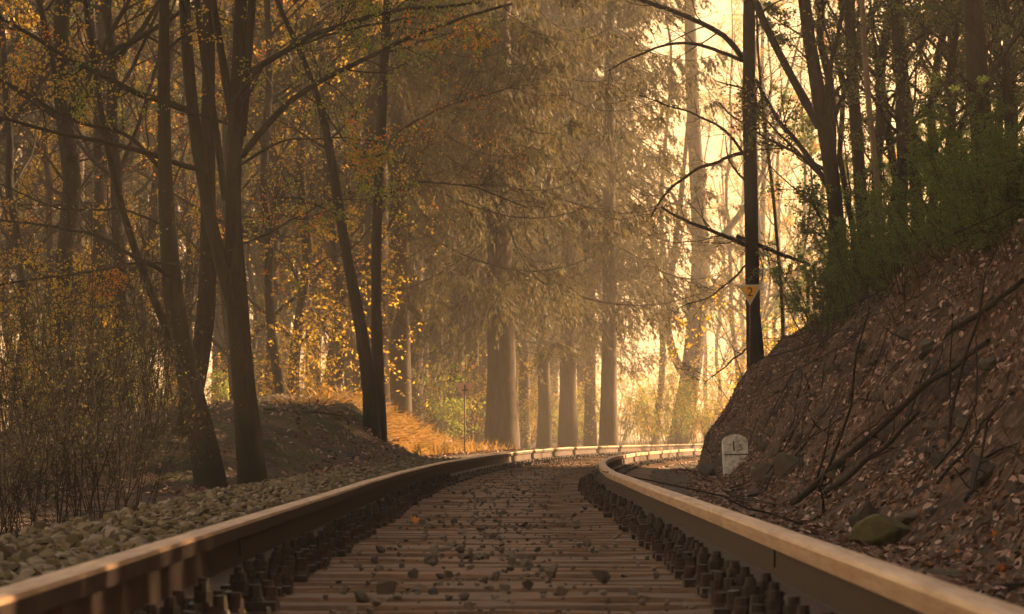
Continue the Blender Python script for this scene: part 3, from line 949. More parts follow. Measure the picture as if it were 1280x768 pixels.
# triangular speed signs
def tri_prism(w, h, th):
    v = [(-w/2, 0, h), (w/2, 0, h), (0, 0, 0), (-w/2, th, h), (w/2, th, h), (0, th, 0)]
    return np.array(v), [np.array([[0, 2, 1], [3, 4, 5]]), np.array([[0, 1, 4, 3], [1, 2, 5, 4], [2, 0, 3, 5]])]
def sign_front():
    d = 57.0; ppm = F / d
    x = (937.5 - 640) / ppm
    w, h = 30 / ppm, 26 / ppm
    zt = CAM_Z + (HOR - 382) / ppm                 # lower tip
    zb = float(ground_z(x, d)) - 0.3
    v, f = tri_prism(w, h, 0.006)
    e = thing('speed_sign', [], 'yellow downward triangle sign with white border and black 2 on slim post', 'sign', (x, d, zb), 0)
    obj('plate', mesh('plate', v, f, M['sign_white'], False), e, (0, 0, zt - zb))
    v2, f2 = tri_prism(w * 0.76, h * 0.76, 0.003)
    obj('face', mesh('face', v2, f2, M['sign_yellow'], False), e, (0, -0.0045, zt - zb + h * 0.16))
    obj('numeral', text_mesh('2', h * 0.62, M['sign_black']), e, (0, -0.008, zt - zb + h * 0.63), (math.pi/2, 0, 0))
    mb = MB(); mb.cyl(0, 0.02, 0, zt - zb + h * 0.8, 0.012, 8)
    obj('post', mb.mesh('post', M['post']), e)
sign_front()
def sign_back():
    d = 75.0; ppm = F / d
    x = (581 - 640) / ppm
    w, h = 25 / ppm, 22 / ppm
    zt = CAM_Z + (HOR - 501) / ppm
    zb = float(ground_z(x, d)) - 0.2
    v, f = tri_prism(w, h, 0.006)
    e = thing('speed_sign', [], 'bare back of a triangular sign on a thin post across the track', 'sign', (x, d, zb), 0.1)
    obj('plate', mesh('plate', v, f, M['sign_back'], False), e, (0, 0.02, zt - zb))
    mb = MB(); mb.cyl(0, 0, 0, zt - zb + h * 0.9, 0.013, 8)
    obj('post', mb.mesh('post', M['post']), e)
    mb = MB(); mb.box(0, 0.0, 0, 0.10, 0.03, 0.02)
    obj('bracket', mb.mesh('bracket', M['post'], False), e, (0, 0.0, zt - zb + h * 0.6))
sign_back()

# ------------------------------------------------------------------ trees built from the photograph
def px_path(pix, d, rng, ddep=0.0, M_=18, wig=0.01, extend=0.0):
    n = len(pix)
    dd = d + np.linspace(0, ddep, n)
    pts = [P(p[0], p[1], dd[i]) for i, p in enumerate(pix)]
    if extend:
        last = pts[-1]; dr = unit(np.array(pts[-1]) - np.array(pts[-2]))
        dr = unit(dr + np.array([0, 0, 0.5]))
        for k in range(1, 5): pts.append(last + dr * extend * k / 4 + rng.normal(0, 0.05, 3) * k)
    return smooth_path(pts, M_, rng, wig)

def photo_tree(name, label, cat, d, stems, limbs, bark, seed, leaf=None, nleaf=0, twl=0.9, ntw=7, group=None, crown=5.0, leaf_size=0.05, ntw2=4, orange=0, tmin=0.12):
    rng = np.random.default_rng(seed)
    e0 = P(stems[0][0][0][0], stems[0][0][0][1], d + (stems[0][3] if len(stems[0]) > 3 else 0))
    e0[2] = float(ground_z(e0[0], e0[1]))
    ppm = F / d
    e = thing(name, [], label, cat, tuple(e0), 0, 1, group)
    allp, allr = [], []
    MM = 22
    for st in stems:
        pix, w0, w1 = st[:3]; off = st[3] if len(st) > 3 else 0
        path = px_path(pix, d + off, rng, rng.uniform(-.3, .3), MM, 0.008, crown)
        L = np.linspace(0, 1, MM)
        f = np.cumsum(np.r_[0, np.linalg.norm(np.diff(path, axis=0), axis=1)]); f /= f[-1]
        vis = 1 - crown / (crown + np.linalg.norm(np.diff(np.array([P(*p, d) for p in pix]), axis=0), axis=1).sum())
        r = np.where(f < vis, w0 + (w1 - w0) * f / vis, w1 * (1 - 0.85 * (f - vis) / (1 - vis + 1e-6))) / 2 / ppm
        if len(st) <= 4 or st[4]:
            r[0] *= 1.35; r[1] *= 1.08
            path[0, 2] = min(path[0, 2], float(ground_z(path[0, 0], path[0, 1]))) - 0.15
        r = r * (1 + 0.05 * rng.normal(0, 1, MM))
        mb = MB(); mb.add(*tubes(path - e0, r, 10))
        obj('trunk', mb.mesh('trunk', M[bark]), e)
        allp.append(path); allr.append(r)
    for lm in limbs:
        pix, w0, w1 = lm[:3]
        p0, p1 = np.array(pix[0], float), np.array(pix[1], float)
        pix = [tuple(p0 - (p1 - p0) / np.linalg.norm(p1 - p0) * 11)] + list(pix)
        dep = lm[3] if len(lm) > 3 else rng.uniform(-.8, .5)
        path = px_path(pix, d, rng, dep, MM, 0.012, 0)
        r = np.linspace(w0, w1, MM) / 2 / ppm
        mb = MB(); mb.add(*tubes(path - e0, r, 6))
        obj('limb', mb.mesh('limb', M[bark]), e)
        allp.append(path); allr.append(r)
    par = np.stack(allp); pr = np.stack(allr)
    mb = MB()
    a, ra = spawn(par, pr, ntw, tmin, 1, 55, twl * 1.5, 8, 0.03, .14, rng, .32, .3, .004, .02)
    b, rb = spawn(a, ra, ntw2, .2, 1, 45, twl * .7, 6, 0.01, .16, rng, .55, .4, .0028)
    c, rc = spawn(b, rb, 3, .2, 1, 40, twl * .35, 4, 0.0, .16, rng, .6, .4, .002)
    mb.add(*tubes(a - e0, ra, 4)); mb.add(*tubes(b - e0, rb, 3)); mb.add(*tubes(c - e0, rc, 3))
    obj('crown', mb.mesh('crown', M['twig']), e)['kind'] = 'stuff'
    if leaf:
        p, t = pts_on(c, nleaf, rng, 0.1, 0.02)
        # leaves gather in some sprays and leave others bare
        keep = vnoise(p[:, 0] * 1.6 + seed, p[:, 2] * 1.6, 4) > 0.5
        p = p[keep]
        v, f = leaves(p - e0, rng.uniform(.6, 1.2, len(p)) * leaf_size, rng, .65)
        obj('foliage', mesh('foliage', v, [f], M[leaf], False), e)['kind'] = 'stuff'
    if orange:
        p, t = pts_on(c, orange, rng, 0.1, 0.02)
        keep = vnoise(p[:, 0] * 2.1 + seed + 9, p[:, 2] * 2.1, 6) > 0.72
        p = p[keep]
        v, f = leaves(p - e0, rng.uniform(.6, 1.2, len(p)) * leaf_size, rng, .65)
        obj('dead_leaf_spray', mesh('dead_leaf_spray', v, [f], M['leaf_orange'], False), e)['kind'] = 'stuff'
    return e

# two big stems by the gravel
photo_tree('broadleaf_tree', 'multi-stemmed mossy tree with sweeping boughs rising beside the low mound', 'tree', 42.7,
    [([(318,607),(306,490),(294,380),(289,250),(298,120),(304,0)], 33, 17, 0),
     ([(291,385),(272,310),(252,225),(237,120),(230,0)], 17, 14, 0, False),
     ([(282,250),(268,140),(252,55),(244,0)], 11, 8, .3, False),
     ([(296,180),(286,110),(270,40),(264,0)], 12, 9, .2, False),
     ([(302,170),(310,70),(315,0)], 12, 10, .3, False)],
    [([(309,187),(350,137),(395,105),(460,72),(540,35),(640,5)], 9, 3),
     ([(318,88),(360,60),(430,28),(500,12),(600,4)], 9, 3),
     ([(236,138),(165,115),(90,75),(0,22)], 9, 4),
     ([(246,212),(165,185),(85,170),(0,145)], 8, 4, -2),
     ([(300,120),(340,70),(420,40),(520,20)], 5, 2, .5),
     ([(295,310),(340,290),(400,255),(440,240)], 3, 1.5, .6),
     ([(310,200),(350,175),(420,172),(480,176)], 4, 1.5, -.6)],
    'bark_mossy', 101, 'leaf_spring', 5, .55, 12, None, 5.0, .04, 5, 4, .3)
photo_tree('broadleaf_tree', 'leaning mossy tree with low side limbs, next to the multi-stemmed one', 'tree', 42.0,
    [([(268,610),(245,520),(228,450),(215,380),(207,290),(203,190),(206,90),(202,0)], 34, 12, 0),
     ([(214,425),(190,372),(176,340),(140,230),(118,90),(105,0)], 11, 6, .4, False)],
    [([(215,345),(175,325),(120,292),(60,282),(0,276)], 7, 3, -1),
     ([(206,215),(150,160),(100,155),(0,98)], 6, 3),
     ([(212,330),(165,330),(90,345),(0,356)], 4, 3, -1.5),
     ([(205,280),(150,262),(80,265),(0,230)], 4, 2, .8),
     ([(225,440),(180,400),(140,380)], 3, 1.5, -.6)],
    'bark_mossy', 102, 'leaf_yellow', 4, .55, 12, None, 5.0, .04, 5, 5, .3)
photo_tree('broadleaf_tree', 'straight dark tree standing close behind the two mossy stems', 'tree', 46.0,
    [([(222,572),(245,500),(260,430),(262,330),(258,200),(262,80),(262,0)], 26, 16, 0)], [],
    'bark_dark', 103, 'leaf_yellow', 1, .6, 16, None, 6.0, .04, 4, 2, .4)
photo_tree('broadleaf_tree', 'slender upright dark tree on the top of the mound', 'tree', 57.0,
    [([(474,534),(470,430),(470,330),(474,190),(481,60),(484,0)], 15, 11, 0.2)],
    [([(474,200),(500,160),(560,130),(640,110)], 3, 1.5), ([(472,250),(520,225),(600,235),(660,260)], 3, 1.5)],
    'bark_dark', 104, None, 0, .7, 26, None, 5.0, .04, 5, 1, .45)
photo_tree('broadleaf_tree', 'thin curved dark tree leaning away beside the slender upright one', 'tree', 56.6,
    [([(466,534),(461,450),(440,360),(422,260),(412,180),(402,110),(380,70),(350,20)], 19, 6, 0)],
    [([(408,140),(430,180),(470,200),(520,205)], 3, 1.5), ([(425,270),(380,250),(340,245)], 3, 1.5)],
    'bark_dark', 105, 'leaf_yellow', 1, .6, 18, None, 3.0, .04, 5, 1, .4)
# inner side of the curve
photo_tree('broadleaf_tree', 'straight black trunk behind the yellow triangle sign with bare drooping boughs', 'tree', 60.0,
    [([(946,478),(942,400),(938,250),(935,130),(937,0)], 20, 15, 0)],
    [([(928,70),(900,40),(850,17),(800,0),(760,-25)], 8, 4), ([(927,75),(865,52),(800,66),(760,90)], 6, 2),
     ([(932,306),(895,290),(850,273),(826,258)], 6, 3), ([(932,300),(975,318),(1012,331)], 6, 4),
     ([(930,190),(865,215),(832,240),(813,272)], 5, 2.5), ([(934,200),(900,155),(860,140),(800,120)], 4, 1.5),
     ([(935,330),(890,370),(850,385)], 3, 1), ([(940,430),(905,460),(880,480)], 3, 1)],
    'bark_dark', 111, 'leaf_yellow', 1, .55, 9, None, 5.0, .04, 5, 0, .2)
photo_tree('broadleaf_tree', 'dark forked tree leaning over the shrubs next to the sign tree', 'tree', 56.0,
    [([(1052,350),(1044,240),(1030,150),(1012,55),(1003,0)], 23, 15, 0),
     ([(1024,160),(1000,115),(966,52),(940,0)], 11, 9, -.2, False)],
    [([(1040,240),(1010,195),(968,145),(945,100)], 8, 4), ([(1030,140),(1040,70),(1058,0)], 8, 5)],
    'bark_dark', 112, 'leaf_yellow', 1, .6, 14, None, 6.0, .04, 5, 0, .35)
photo_tree('broadleaf_tree', 'slim dark tree between the forked tree and the pale sapling', 'tree', 57.5,
    [([(1085,350),(1076,250),(1066,120),(1060,0)], 17, 13, 0)], [([(1068,130),(1040,60),(1020,0)], 5, 3)],
    'bark_dark', 113, 'leaf_green', 2, .6, 16, None, 6.0, .04, 5, 0, .3)
photo_tree('broadleaf_tree', 'thin pale sapling rising straight from the shrubs', 'tree', 53.0,
    [([(1106,345),(1098,240),(1086,130),(1076,0)], 9, 7, 0)], [], 'bark_pale', 114, 'leaf_green', 2, .5, 12, None, 5.0, .035, 4, 0, .3)
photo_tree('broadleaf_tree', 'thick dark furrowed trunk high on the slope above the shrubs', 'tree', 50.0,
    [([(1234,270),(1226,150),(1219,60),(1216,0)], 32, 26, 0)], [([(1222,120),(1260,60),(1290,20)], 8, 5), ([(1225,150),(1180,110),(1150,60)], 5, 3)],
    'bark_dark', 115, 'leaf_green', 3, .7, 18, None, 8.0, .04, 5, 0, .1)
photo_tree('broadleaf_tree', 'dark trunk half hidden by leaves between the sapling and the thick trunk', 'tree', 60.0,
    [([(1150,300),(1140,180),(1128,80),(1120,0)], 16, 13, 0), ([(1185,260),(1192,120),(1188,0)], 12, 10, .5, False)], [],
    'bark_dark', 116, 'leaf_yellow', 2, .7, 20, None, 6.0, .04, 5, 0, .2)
photo_tree('broadleaf_tree', 'young dark stem standing in the glow behind the sign tree', 'tree', 66.0,
    [([(980,420),(972,300),(962,200),(950,110),(945,30)], 5, 3, 0)], [], 'twig', 117, 'leaf_yellow', 3, .5, 14, None, 2.0, .04, 4, 0, .1)

# ------------------------------------------------------------------ repeated vegetation
def spruce(seed, H, z0, r0, Lmax=3.4, B=136):
    rng = np.random.default_rng(seed)
    MM = 16
    zz = np.linspace(0, H, MM)
    tp = np.stack([rng.normal(0, .02, MM).cumsum(), rng.normal(0, .02, MM).cumsum(), zz], 1); tp[0, :2] = 0
    tr = r0 * (1 - zz / H) ** 1.1 + 0.01; tr[0] *= 1.25
    tp[0, 2] = -0.4
    trunk = MB(); trunk.add(*tubes(tp, tr, 10))
    f = np.sort(rng.random(B)) ** 0.95
    z = z0 + (H * .97 - z0) * f
    z = np.floor(z / .62) * .62 + rng.normal(0, .06, B)
    L = np.clip(Lmax * (1 - f) ** 0.65 * rng.uniform(.65, 1.15, B), .35, 9)
    az = rng.random(B) * 2 * math.pi
    Mb = 10
    t = np.linspace(0, 1, Mb)
    droop = rng.uniform(.22, .5, B)
    r = L[:, None] * t
    hz = -droop[:, None] * L[:, None] * (np.sin(t * math.pi * .62)) + 0.10 * L[:, None] * t ** 3
    az2 = az[:, None] + rng.normal(0, .12, (B, 1)) * t
    br = np.stack([np.cos(az2) * r, np.sin(az2) * r, z[:, None] + hz], -1)
    br[..., 0] += np.interp(z, zz, tp[:, 0])[:, None]; br[..., 1] += np.interp(z, zz, tp[:, 1])[:, None]
    brr = np.clip(0.006 * L, .005, .03)[:, None] * np.linspace(1, .25, Mb)[None]
    limb = MB(); limb.add(*tubes(br, brr, 4))
    # dead twiggy branches below the green crown
    nd = 16
    zd = rng.uniform(1.4, z0 + .6, nd); ad = rng.random(nd) * 6.28
    dp = np.stack([np.zeros(nd), np.zeros(nd), zd], 1)
    dead = walk(dp, np.stack([np.cos(ad), np.sin(ad), -.15 * np.ones(nd)], 1), rng.uniform(.5, 2.0, nd), 6, -.03, .12, rng)
    limb.add(*tubes(dead, np.full((nd, 6), .012) * np.linspace(1, .3, 6), 3))
    # side shoots: forward-slanted, hanging
    ns = 26
    tt = .07 + .93 * rng.random((B, ns))
    p, tan, _ = at_t(br, brr, tt)
    side = np.cross(tan, np.array([0, 0, 1.0])) * np.sign(rng.normal(0, 1, (B, ns)))[..., None]
    dr = tan * .6 + side * rng.uniform(.2, 1, (B, ns, 1)) + np.array([0, 0, -.45]) * rng.uniform(.2, 1.6, (B, ns, 1))
    sl = (L[:, None] * .26 * (1.15 - tt) + .30) * rng.uniform(.6, 1.3, (B, ns))
    sh = walk(p.reshape(-1, 3), dr.reshape(-1, 3), sl.ravel(), 5, -.20, .10, rng)
    limb.add(*tubes(sh[:, ::2], np.full((len(sh), 3), .005) * np.linspace(1, .4, 3), 3))
    npn = 24
    q, tq = pts_on(sh, npn, rng, 0.05, .018)
    dirs = tq * .8 + rng.normal(0, .45, q.shape) + np.array([0, 0, -.5])
    v, fc = leaves(q, rng.uniform(.08, .18, len(q)), rng, .27, dirs, 0, .05)
    return [('trunk', trunk.mesh('trunk', M['bark_spruce'])), ('crown', limb.mesh('crown', M['twig'])), ('foliage', mesh('foliage', v, [fc], M['needle'], False))]

SPR = [spruce(201, 24, 5.4, .25, 4.4), spruce(202, 27, 5.0, .27, 4.9), spruce(203, 24, 8.0, .28, 3.8)]
SPR_BIG = spruce(204, 24, 3.3, .30, 4.0, 170)

def decid(seed, H, r0, leafmat, nleaf, first=0.18, bark='bark_dark', lean=0.06, leafsize=.06, nl=16, twig='twig'):
    rng = np.random.default_rng(seed)
    MM = 18
    zz = np.linspace(0, H, MM)
    tp = np.stack([rng.normal(0, lean * 1.4, MM).cumsum(), rng.normal(0, lean * 1.4, MM).cumsum(), zz], 1); tp[0] = [0, 0, -.4]
    tr = r0 * (1 - .85 * zz / H); tr[0] *= 1.3
    trunk = MB(); trunk.add(*tubes(tp, tr, 9))
    a, ra = spawn(tp[None], tr[None], nl, first, .98, 52, H * .24, 10, .04, .09, rng, .45, .45, .012)
    trunk.add(*tubes(a, ra, 5))
    b, rb = spawn(a, ra, 7, .2, 1, 45, .45, 7, .02, .12, rng, .5, .4, .006, relL=True)
    c, rc = spawn(b, rb, 5, .15, 1, 42, .5, 5, .0, .15, rng, .55, .4, .004, relL=True)
    d, rd = spawn(c, rc, 3, .15, 1, 40, .6, 4, .0, .15, rng, .6, .4, .003, relL=True)
    tw = MB(); tw.add(*tubes(b, rb, 4)); tw.add(*tubes(c, rc, 3)); tw.add(*tubes(d, rd, 3))
    parts = [('trunk', trunk.mesh('trunk', M[bark])), ('crown', tw.mesh('crown', M[twig]))]
    if nleaf:
        p, _ = pts_on(d, nleaf, rng, .1, .03)
        keep = vnoise(p[:, 0] * .9 + seed, p[:, 2] * .9 + p[:, 1], 4) > .42
        v, f = leaves(p[keep], rng.uniform(.6, 1.2, keep.sum()) * leafsize, rng, .65)
        parts.append(('foliage', mesh('foliage', v, [f], M[leafmat], False)))
    return parts

DEC = [decid(301, 17, .12, 'leaf_yellow', 3), decid(302, 15, .10, 'leaf_orange', 2, .12), decid(303, 19, .15, 'leaf_spring', 2, .2, 'bark_mossy'), decid(304, 13, .10, 'leaf_yellow', 5, .1)]
GRN = [decid(311, 9, .08, 'leaf_green', 7, .05, 'bark_dark', .05, .05, 24), decid(312, 9.5, .07, 'leaf_shrub', 7, .04, 'bark_dark', .05, .05, 24), decid(313, 9, .07, 'leaf_yellow', 4, .05, 'bark_dark', .05, .05, 22)]

def shrub(seed, H, n, leafmat, nleaf, leafsize, spread=.35, twig='twig', ntw=9, layered=0.0, r=.012):
    rng = np.random.default_rng(seed)
    az = rng.random(n) * 6.28
    base = np.stack([np.cos(az) * rng.random(n) * .25, np.sin(az) * rng.random(n) * .25, np.full(n, -.1)], 1)
    dr = np.stack([np.cos(az) * spread, np.sin(az) * spread, np.ones(n)], 1) * 1.0 + rng.normal(0, .12, (n, 3))
    s = walk(base, dr, H * rng.uniform(.55, 1.15, n), 9, .02, .07, rng)
    rs = (r * rng.uniform(.6, 1.3, n))[:, None] * np.linspace(1, .3, 9)[None]
    a, ra = spawn(s, rs, ntw, .12, 1, 50, .34 * H, 6, 0.0, .13, rng, .5, .4, .003)
    b, rb = spawn(a, ra, 5, .15, 1, 42, .5, 4, 0, .15, rng, .6, .3, .0022, relL=True)
    st = MB(); st.add(*tubes(s, rs, 5))
    tw = MB(); tw.add(*tubes(a, ra, 3)); tw.add(*tubes(b, rb, 3))
    parts = [('stem', st.mesh('stem', M[twig])), ('crown', tw.mesh('crown', M[twig]))]
    if nleaf:
        p, _ = pts_on(b, nleaf, rng, .05, .015)
        v, f = leaves(p, rng.uniform(.6, 1.25, len(p)) * leafsize, rng, .6, None, layered)
        parts.append(('foliage', mesh('foliage', v, [f], M[leafmat], False)))
    return parts
GSH = [shrub(401, 1.5, 9, 'leaf_shrub', 19, .038, .6, 'twig_red', 7, .7), shrub(402, 1.2, 9, 'leaf_shrub', 19, .036, .75, 'twig_red', 7, .7), shrub(403, 1.8, 8, 'leaf_shrub', 16, .04, .5, 'twig_red', 7, .6)]
YSH = [shrub(411, 2.6, 8, 'leaf_yellow', 4, .06, .35, 'twig_red', 8, .3), shrub(412, 3.4, 9, 'leaf_yellow', 3, .065, .3, 'twig_red', 9, .3), shrub(413, 2.0, 8, 'leaf_spring', 5, .055, .4, 'twig_red', 8, .3)]
BSH = [shrub(421, 2.4, 12, 'needle', 1, .03, .25, 'twig', 8, r=.006), shrub(422, 1.8, 12, 'needle', 1, .03, .35, 'twig', 9, r=.005), shrub(423, 2.8, 10, 'leaf_green', 1, .022, .2, 'twig', 8, r=.007)]
LSH = [shrub(431, .9, 7, None, 0, 0, .8, 'twig_red', 4, r=.007), shrub(432, 1.2, 6, None, 0, 0, .7, 'twig', 4, r=.007)]

def put(name, proto, px, d, label, cat, group, scale=1.0, rng=RNG, dx=0.0, rz=None):
    x = (px - 640) / F * d + dx
    z = float(ground_z(x, d))
    return thing(name, proto, label, cat, (x, d, z), rng.uniform(0, 6.28) if rz is None else rz, scale, group)

# tall spruces standing in the haze behind the bend
G1 = 'tall spruces in the haze beyond the bend'
LAB = {'row': 'high-branched spruce in the close row of trunks behind the bare sign back',
       'mid': 'spruce with drooping golden boughs between the stout spruce and the pale forked tree',
       'far': 'faint slender spruce showing through the gaps far behind the golden boughs'}
put('spruce_tree', SPR_BIG, 628, 100, 'broad trunked spruce, stoutest of the spruces beyond the bend', 'spruce', G1, 1.15)
for i, (px, d, s, k) in enumerate([(680, 128, .82, 'mid'), (710, 132, .98, 'mid'), (761, 126, .98, 'mid'), (655, 140, .7, 'mid'), (516, 112, .9, 'row'), (545, 120, .82, 'row'), (568, 116, .82, 'row'), (588, 124, .8, 'row'), (497, 124, 1.0, 'row'), (478, 132, .75, 'row'), (531, 140, .75, 'row'), (557, 142, .72, 'row'), (606, 134, .7, 'row'), (738, 150, .75, 'mid'), (604, 168, .9, 'far'), (728, 172, .9, 'far'), (692, 190, 1.0, 'far'), (640, 180, .8, 'far'), (668, 205, .9, 'far')]):
    put('spruce_tree', SPR[2] if k == 'row' else SPR[i % 2], px, d, LAB[k], 'spruce', {'row': 'row of spruces behind the sign back', 'mid': G1, 'far': 'far slender spruces'}[k], s)
G2 = 'dark spruces deep in the wood'
for i, (px, d) in enumerate([(500, 92), (470, 88), (35, 105), (95, 102), (150, 118), (275, 122), (62, 140), (330, 140), (180, 155), (215, 140), (390, 128), (440, 118), (465, 150), (420, 185), (540, 190), (580, 215), (650, 225), (-90, 130), (355, 160), (110, 190)]):
    put('spruce_tree', SPR[(i + 1) % 3], px, d, 'dark spruce deep in the wood behind the mossy stems and mound', 'spruce', G2, RNG.uniform(.8, 1.15))
# pale leaning tree in the glow
photo_tree('broadleaf_tree', 'pale hazy forked tree leaning in the bright glow beyond the bend', 'tree', 165.0,
    [([(848,562),(860,490),(872,420),(876,340),(874,260),(866,150),(862,0)], 27, 14, 0),
     ([(862,480),(842,455),(830,430),(838,350),(850,260)], 12, 7, 0, False), ([(876,330),(905,290),(935,262),(960,200)], 10, 5, 0, False)],
    [([(870,300),(840,240),(800,215)], 6, 3), ([(874,380),(900,370),(925,340)], 5, 2)],
    'bark_spruce', 121, None, 0, 1.8, 12, None, 8.0, .06, 5, 0, .2)
G3 = 'bare hazy trees far beyond the bend'
for i, (px, d) in enumerate([(818, 175), (905, 240), (930, 260), (960, 230), (885, 280), (920, 185), (945, 200), (975, 190), (990, 215), (1005, 180), (955, 170), (985, 250), (1020, 210), (940, 320), (970, 290)]):
    put('broadleaf_tree', DEC[i % 4], px, d, 'faint bare tree far off in the bright haze beyond the bend', 'tree', G3, RNG.uniform(1.0, 1.4))
G4 = 'thin woodland trees behind the mound'
for i, (px, d) in enumerate([(160, 62), (110, 70), (75, 58), (20, 66), (355, 78), (378, 86), (330, 95), (418, 92), (440, 104), (50, 88), (135, 92), (190, 84), (232, 98), (285, 88), (-40, 70), (305, 110), (400, 110), (5, 100)]):
    put('broadleaf_tree', DEC[(i * 3) % 4], px, d, ['thin dark woodland tree with sparse yellow leaves behind the mossy stems', 'thin dark woodland tree dotted with orange leaves behind the mossy stems', 'tall woodland tree with a few fresh green leaves behind the mossy stems', 'young woodland tree full of yellow leaves behind the mossy stems'][(i * 3) % 4], 'tree', G4, RNG.uniform(.85, 1.25))
G5 = 'yellow undergrowth below the trees'
for i in range(46):
    px = RNG.uniform(-20, 620); d = RNG.uniform(66, 150) if px > 300 else RNG.uniform(56, 130)
    if px > 470 and d < 100: d += 40
    put('leafy_shrub', YSH[i % 3], px, d, ['low yellow leaved shrub growing under the trees beyond the mound', 'tall yellow leaved shrub growing under the trees beyond the mound', 'fresh green-yellow shrub growing under the trees beyond the mound'][i % 3], 'shrub', G5, RNG.uniform(.7, 1.2))
G6 = 'hazy yellow undergrowth beyond the bend'
for i in range(40):
    d = RNG.uniform(128, 200)
    put('leafy_shrub', YSH[i % 3], RNG.uniform(600, 930), d, 'hazy golden shrub among the trunks beyond the bend', 'shrub', G6, RNG.uniform(.8, 1.3))
G7 = 'bare brush beside the gravel shoulder'
for i, (px, d) in enumerate([(20, 27), (60, 30), (100, 33), (135, 36), (165, 38), (0, 34), (45, 39), (85, 44), (120, 46), (150, 43), (-30, 30), (180, 46), (15, 48), (65, 52), (185, 54), (110, 55), (150, 58), (205, 50)]):
    put('bare_shrub', BSH[i % 3], px, d, ['tall tangle of thin brush with small dull leaves at the gravel edge', 'low spreading brush with small dull leaves at the gravel edge', 'upright brush stems with a few tiny green leaves at the gravel edge'][i % 3], 'shrub', G7, RNG.uniform(.75, 1.05))
# shrubs on the bank
G8 = 'green shrubs on the upper bank'
for i, (px, py) in enumerate([(1024,424),(1026,414),(1035,430),(1060,400),(1020,398),(1085,385),(1030,385),(1110,360),(1140,350),(1165,340),(1190,325),(1120,335),(1215,310),(1240,300),(1262,290),(1150,310),(1080,350),(1195,290),(1270,330),(1050,370),(1230,270),(1275,260),(1130,370)]):
    q = hit(px, py)
    thing('leafy_shrub', GSH[i % 3], 'small-leaved green shrub growing on the upper slope of the bank', 'shrub', tuple(q), RNG.uniform(0, 6.28), RNG.uniform(.6, .9) * min(1, q[1] / 50), G8)
SHR = np.random.default_rng(88)
for i in range(36):
    px = SHR.uniform(1015, 1290)
    lo = np.interp(px, [950, 1000, 1100, 1180, 1290], [462, 430, 372, 355, 345])
    q = hit(px, lo - SHR.random() * np.interp(px, [950, 1000, 1290], [10, 50, 190]))
    if q[1] > 75: continue
    thing('leafy_shrub', GSH[i % 3], 'small-leaved green shrub growing on the upper slope of the bank', 'shrub', tuple(q), SHR.uniform(0, 6.28), SHR.uniform(.55, .95) * min(1, q[1] / 52), G8)
G9 = 'bare brambles on the bank'
for i, (px, py) in enumerate([(1180,385),(1215,370),(1250,355),(1270,400),(1235,400),(1275,480),(1260,440),(1130,395),(1278,560),(1245,500)]):
    q = hit(px, py)
    thing('bare_shrub', LSH[i % 2], 'leafless bramble stems arching over the litter of the bank', 'shrub', tuple(q), RNG.uniform(0, 6.28), RNG.uniform(.6, 1.0) * min(1, q[1] / 48), G9)
G10 = 'green leaved trees up the slope'
SLP = np.random.default_rng(91)
for i, (px, d) in enumerate([(1045, 60), (1070, 62), (1092, 58.5), (1115, 61), (1135, 57), (1158, 60), (1180, 56), (1200, 61), (1222, 57), (1245, 60), (1268, 55), (1290, 58), (1310, 61), (1025, 106), (1060, 110), (1095, 104), (1130, 112), (1170, 106), (1205, 114), (1240, 105), (1275, 110), (1150, 63), (1255, 63)]):
    x = (px - 640) / F * d
    thing('broadleaf_tree', GRN[2 if i % 4 == 3 else i % 2], 'leafy tree with yellowing leaves growing up the slope behind the bank shrubs' if i % 4 == 3 else 'green leaved tree growing up the slope behind the bank shrubs', 'tree', (x, d, float(ground_z(x, d))), SLP.uniform(0, 6.28), SLP.uniform(.75, 1.05), G10)
G11 = 'yellow saplings at the end of the bank'
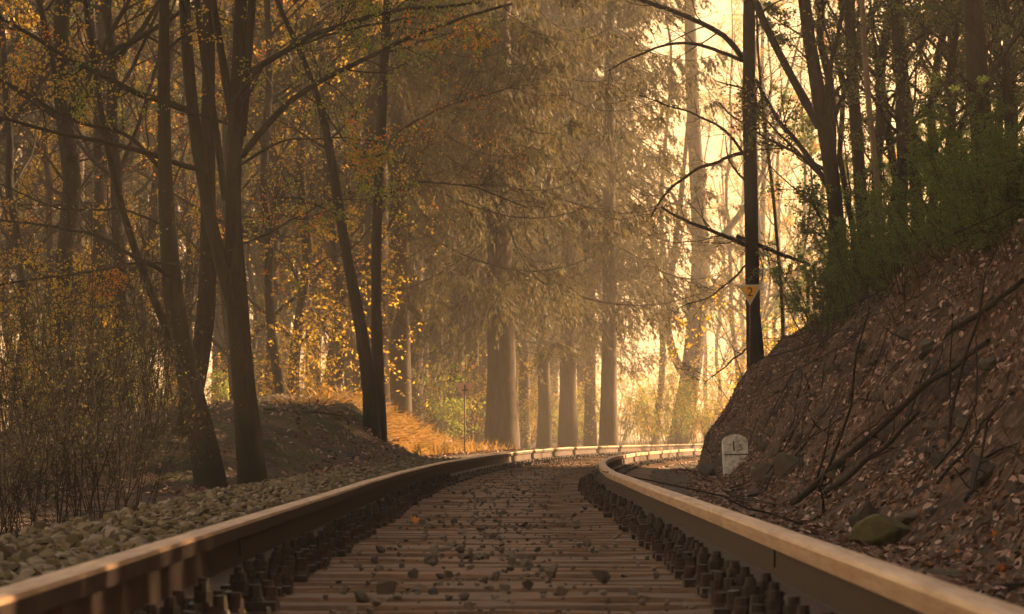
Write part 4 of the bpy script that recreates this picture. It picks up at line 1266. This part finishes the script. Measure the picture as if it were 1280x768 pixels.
for i, (px, d) in enumerate([(965, 72), (985, 76), (1010, 74), (950, 84), (1000, 90)]):
    put('leafy_shrub', YSH[i % 3], px, d, 'slim yellow leaved sapling at the far end of the bank', 'shrub', G11, RNG.uniform(.8, 1.1))

# unseen spruces added up the slope, spaced to block the sun or let it through
G12 = 'unseen spruces added above the bank to block the sun'
HILL = np.random.default_rng(77)
for i, w in enumerate([2, 4, 6, 7.4, 8.0, 8.6, 9.2, 9.9, 10.6, 11.4, 12.0, 12.7, 13.5, 15, 17, 18.6, 22.5, 24, 26, 28, 29.5, 31, 33, 35, 37] + [40, 41.5, 42.5, 43.5, 44.5, 45.5, 46.5, 47.5, 48.5, 49.5, 50.5, 51.3, 52, 52.8, 53.5, 54.2, 55, 55.8, 56.5, 57.3, 58, 58.5, 113, 117, 133, 139, 150]):
    x = HILL.uniform(10, 24) if w < 60 else HILL.uniform(15, 26)
    d = w + 0.625 * x
    x = max(x, 0.13 * d + 2.5)
    thing('spruce_tree', SPR[i % 3], 'dark unseen spruce added on the hillside to block the sun', 'spruce', (x, d, float(ground_z(x, d)) - .3), RNG.uniform(0, 6.28), HILL.uniform(.8, 1.1), G12)

for w in (60.5, 66, 72, 78, 85, 91):  # added out of view: crowns shade the wood, low sun passes to the mound
    x = HILL.uniform(14, 16); d = w + 0.625 * x; x = max(x, 0.13 * d + 2.5)
    thing('spruce_tree', SPR[2], 'tall unseen spruce added past the bank, its high crown blocking the sun', 'spruce', (x, d, float(ground_z(x, d)) - .3), HILL.uniform(0, 6.28), HILL.uniform(1.55, 1.65), 'unseen high-crowned spruces added past the bank as sun blockers')

# ------------------------------------------------------------------ haze
def haze():
    mb = MB(); mb.box(0, 0, 0, 1500, 1100, 46)
    m, nt, out = new_mat('haze')
    v = nt.nodes.new("ShaderNodeVolumePrincipled")
    v.inputs["Color"].default_value = (0.97, 0.90, 0.80, 1)
    v.inputs["Density"].default_value = HAZE_DENSITY
    v.inputs["Anisotropy"].default_value = 0.3
    nt.links.new(v.outputs[0], out.inputs["Volume"])
    o = obj('haze', mb.mesh('haze', m, False), None, (60, 420, 20.9))
    tag(o, 'warm morning haze hanging between the trees', 'haze', None, 'stuff')
haze()
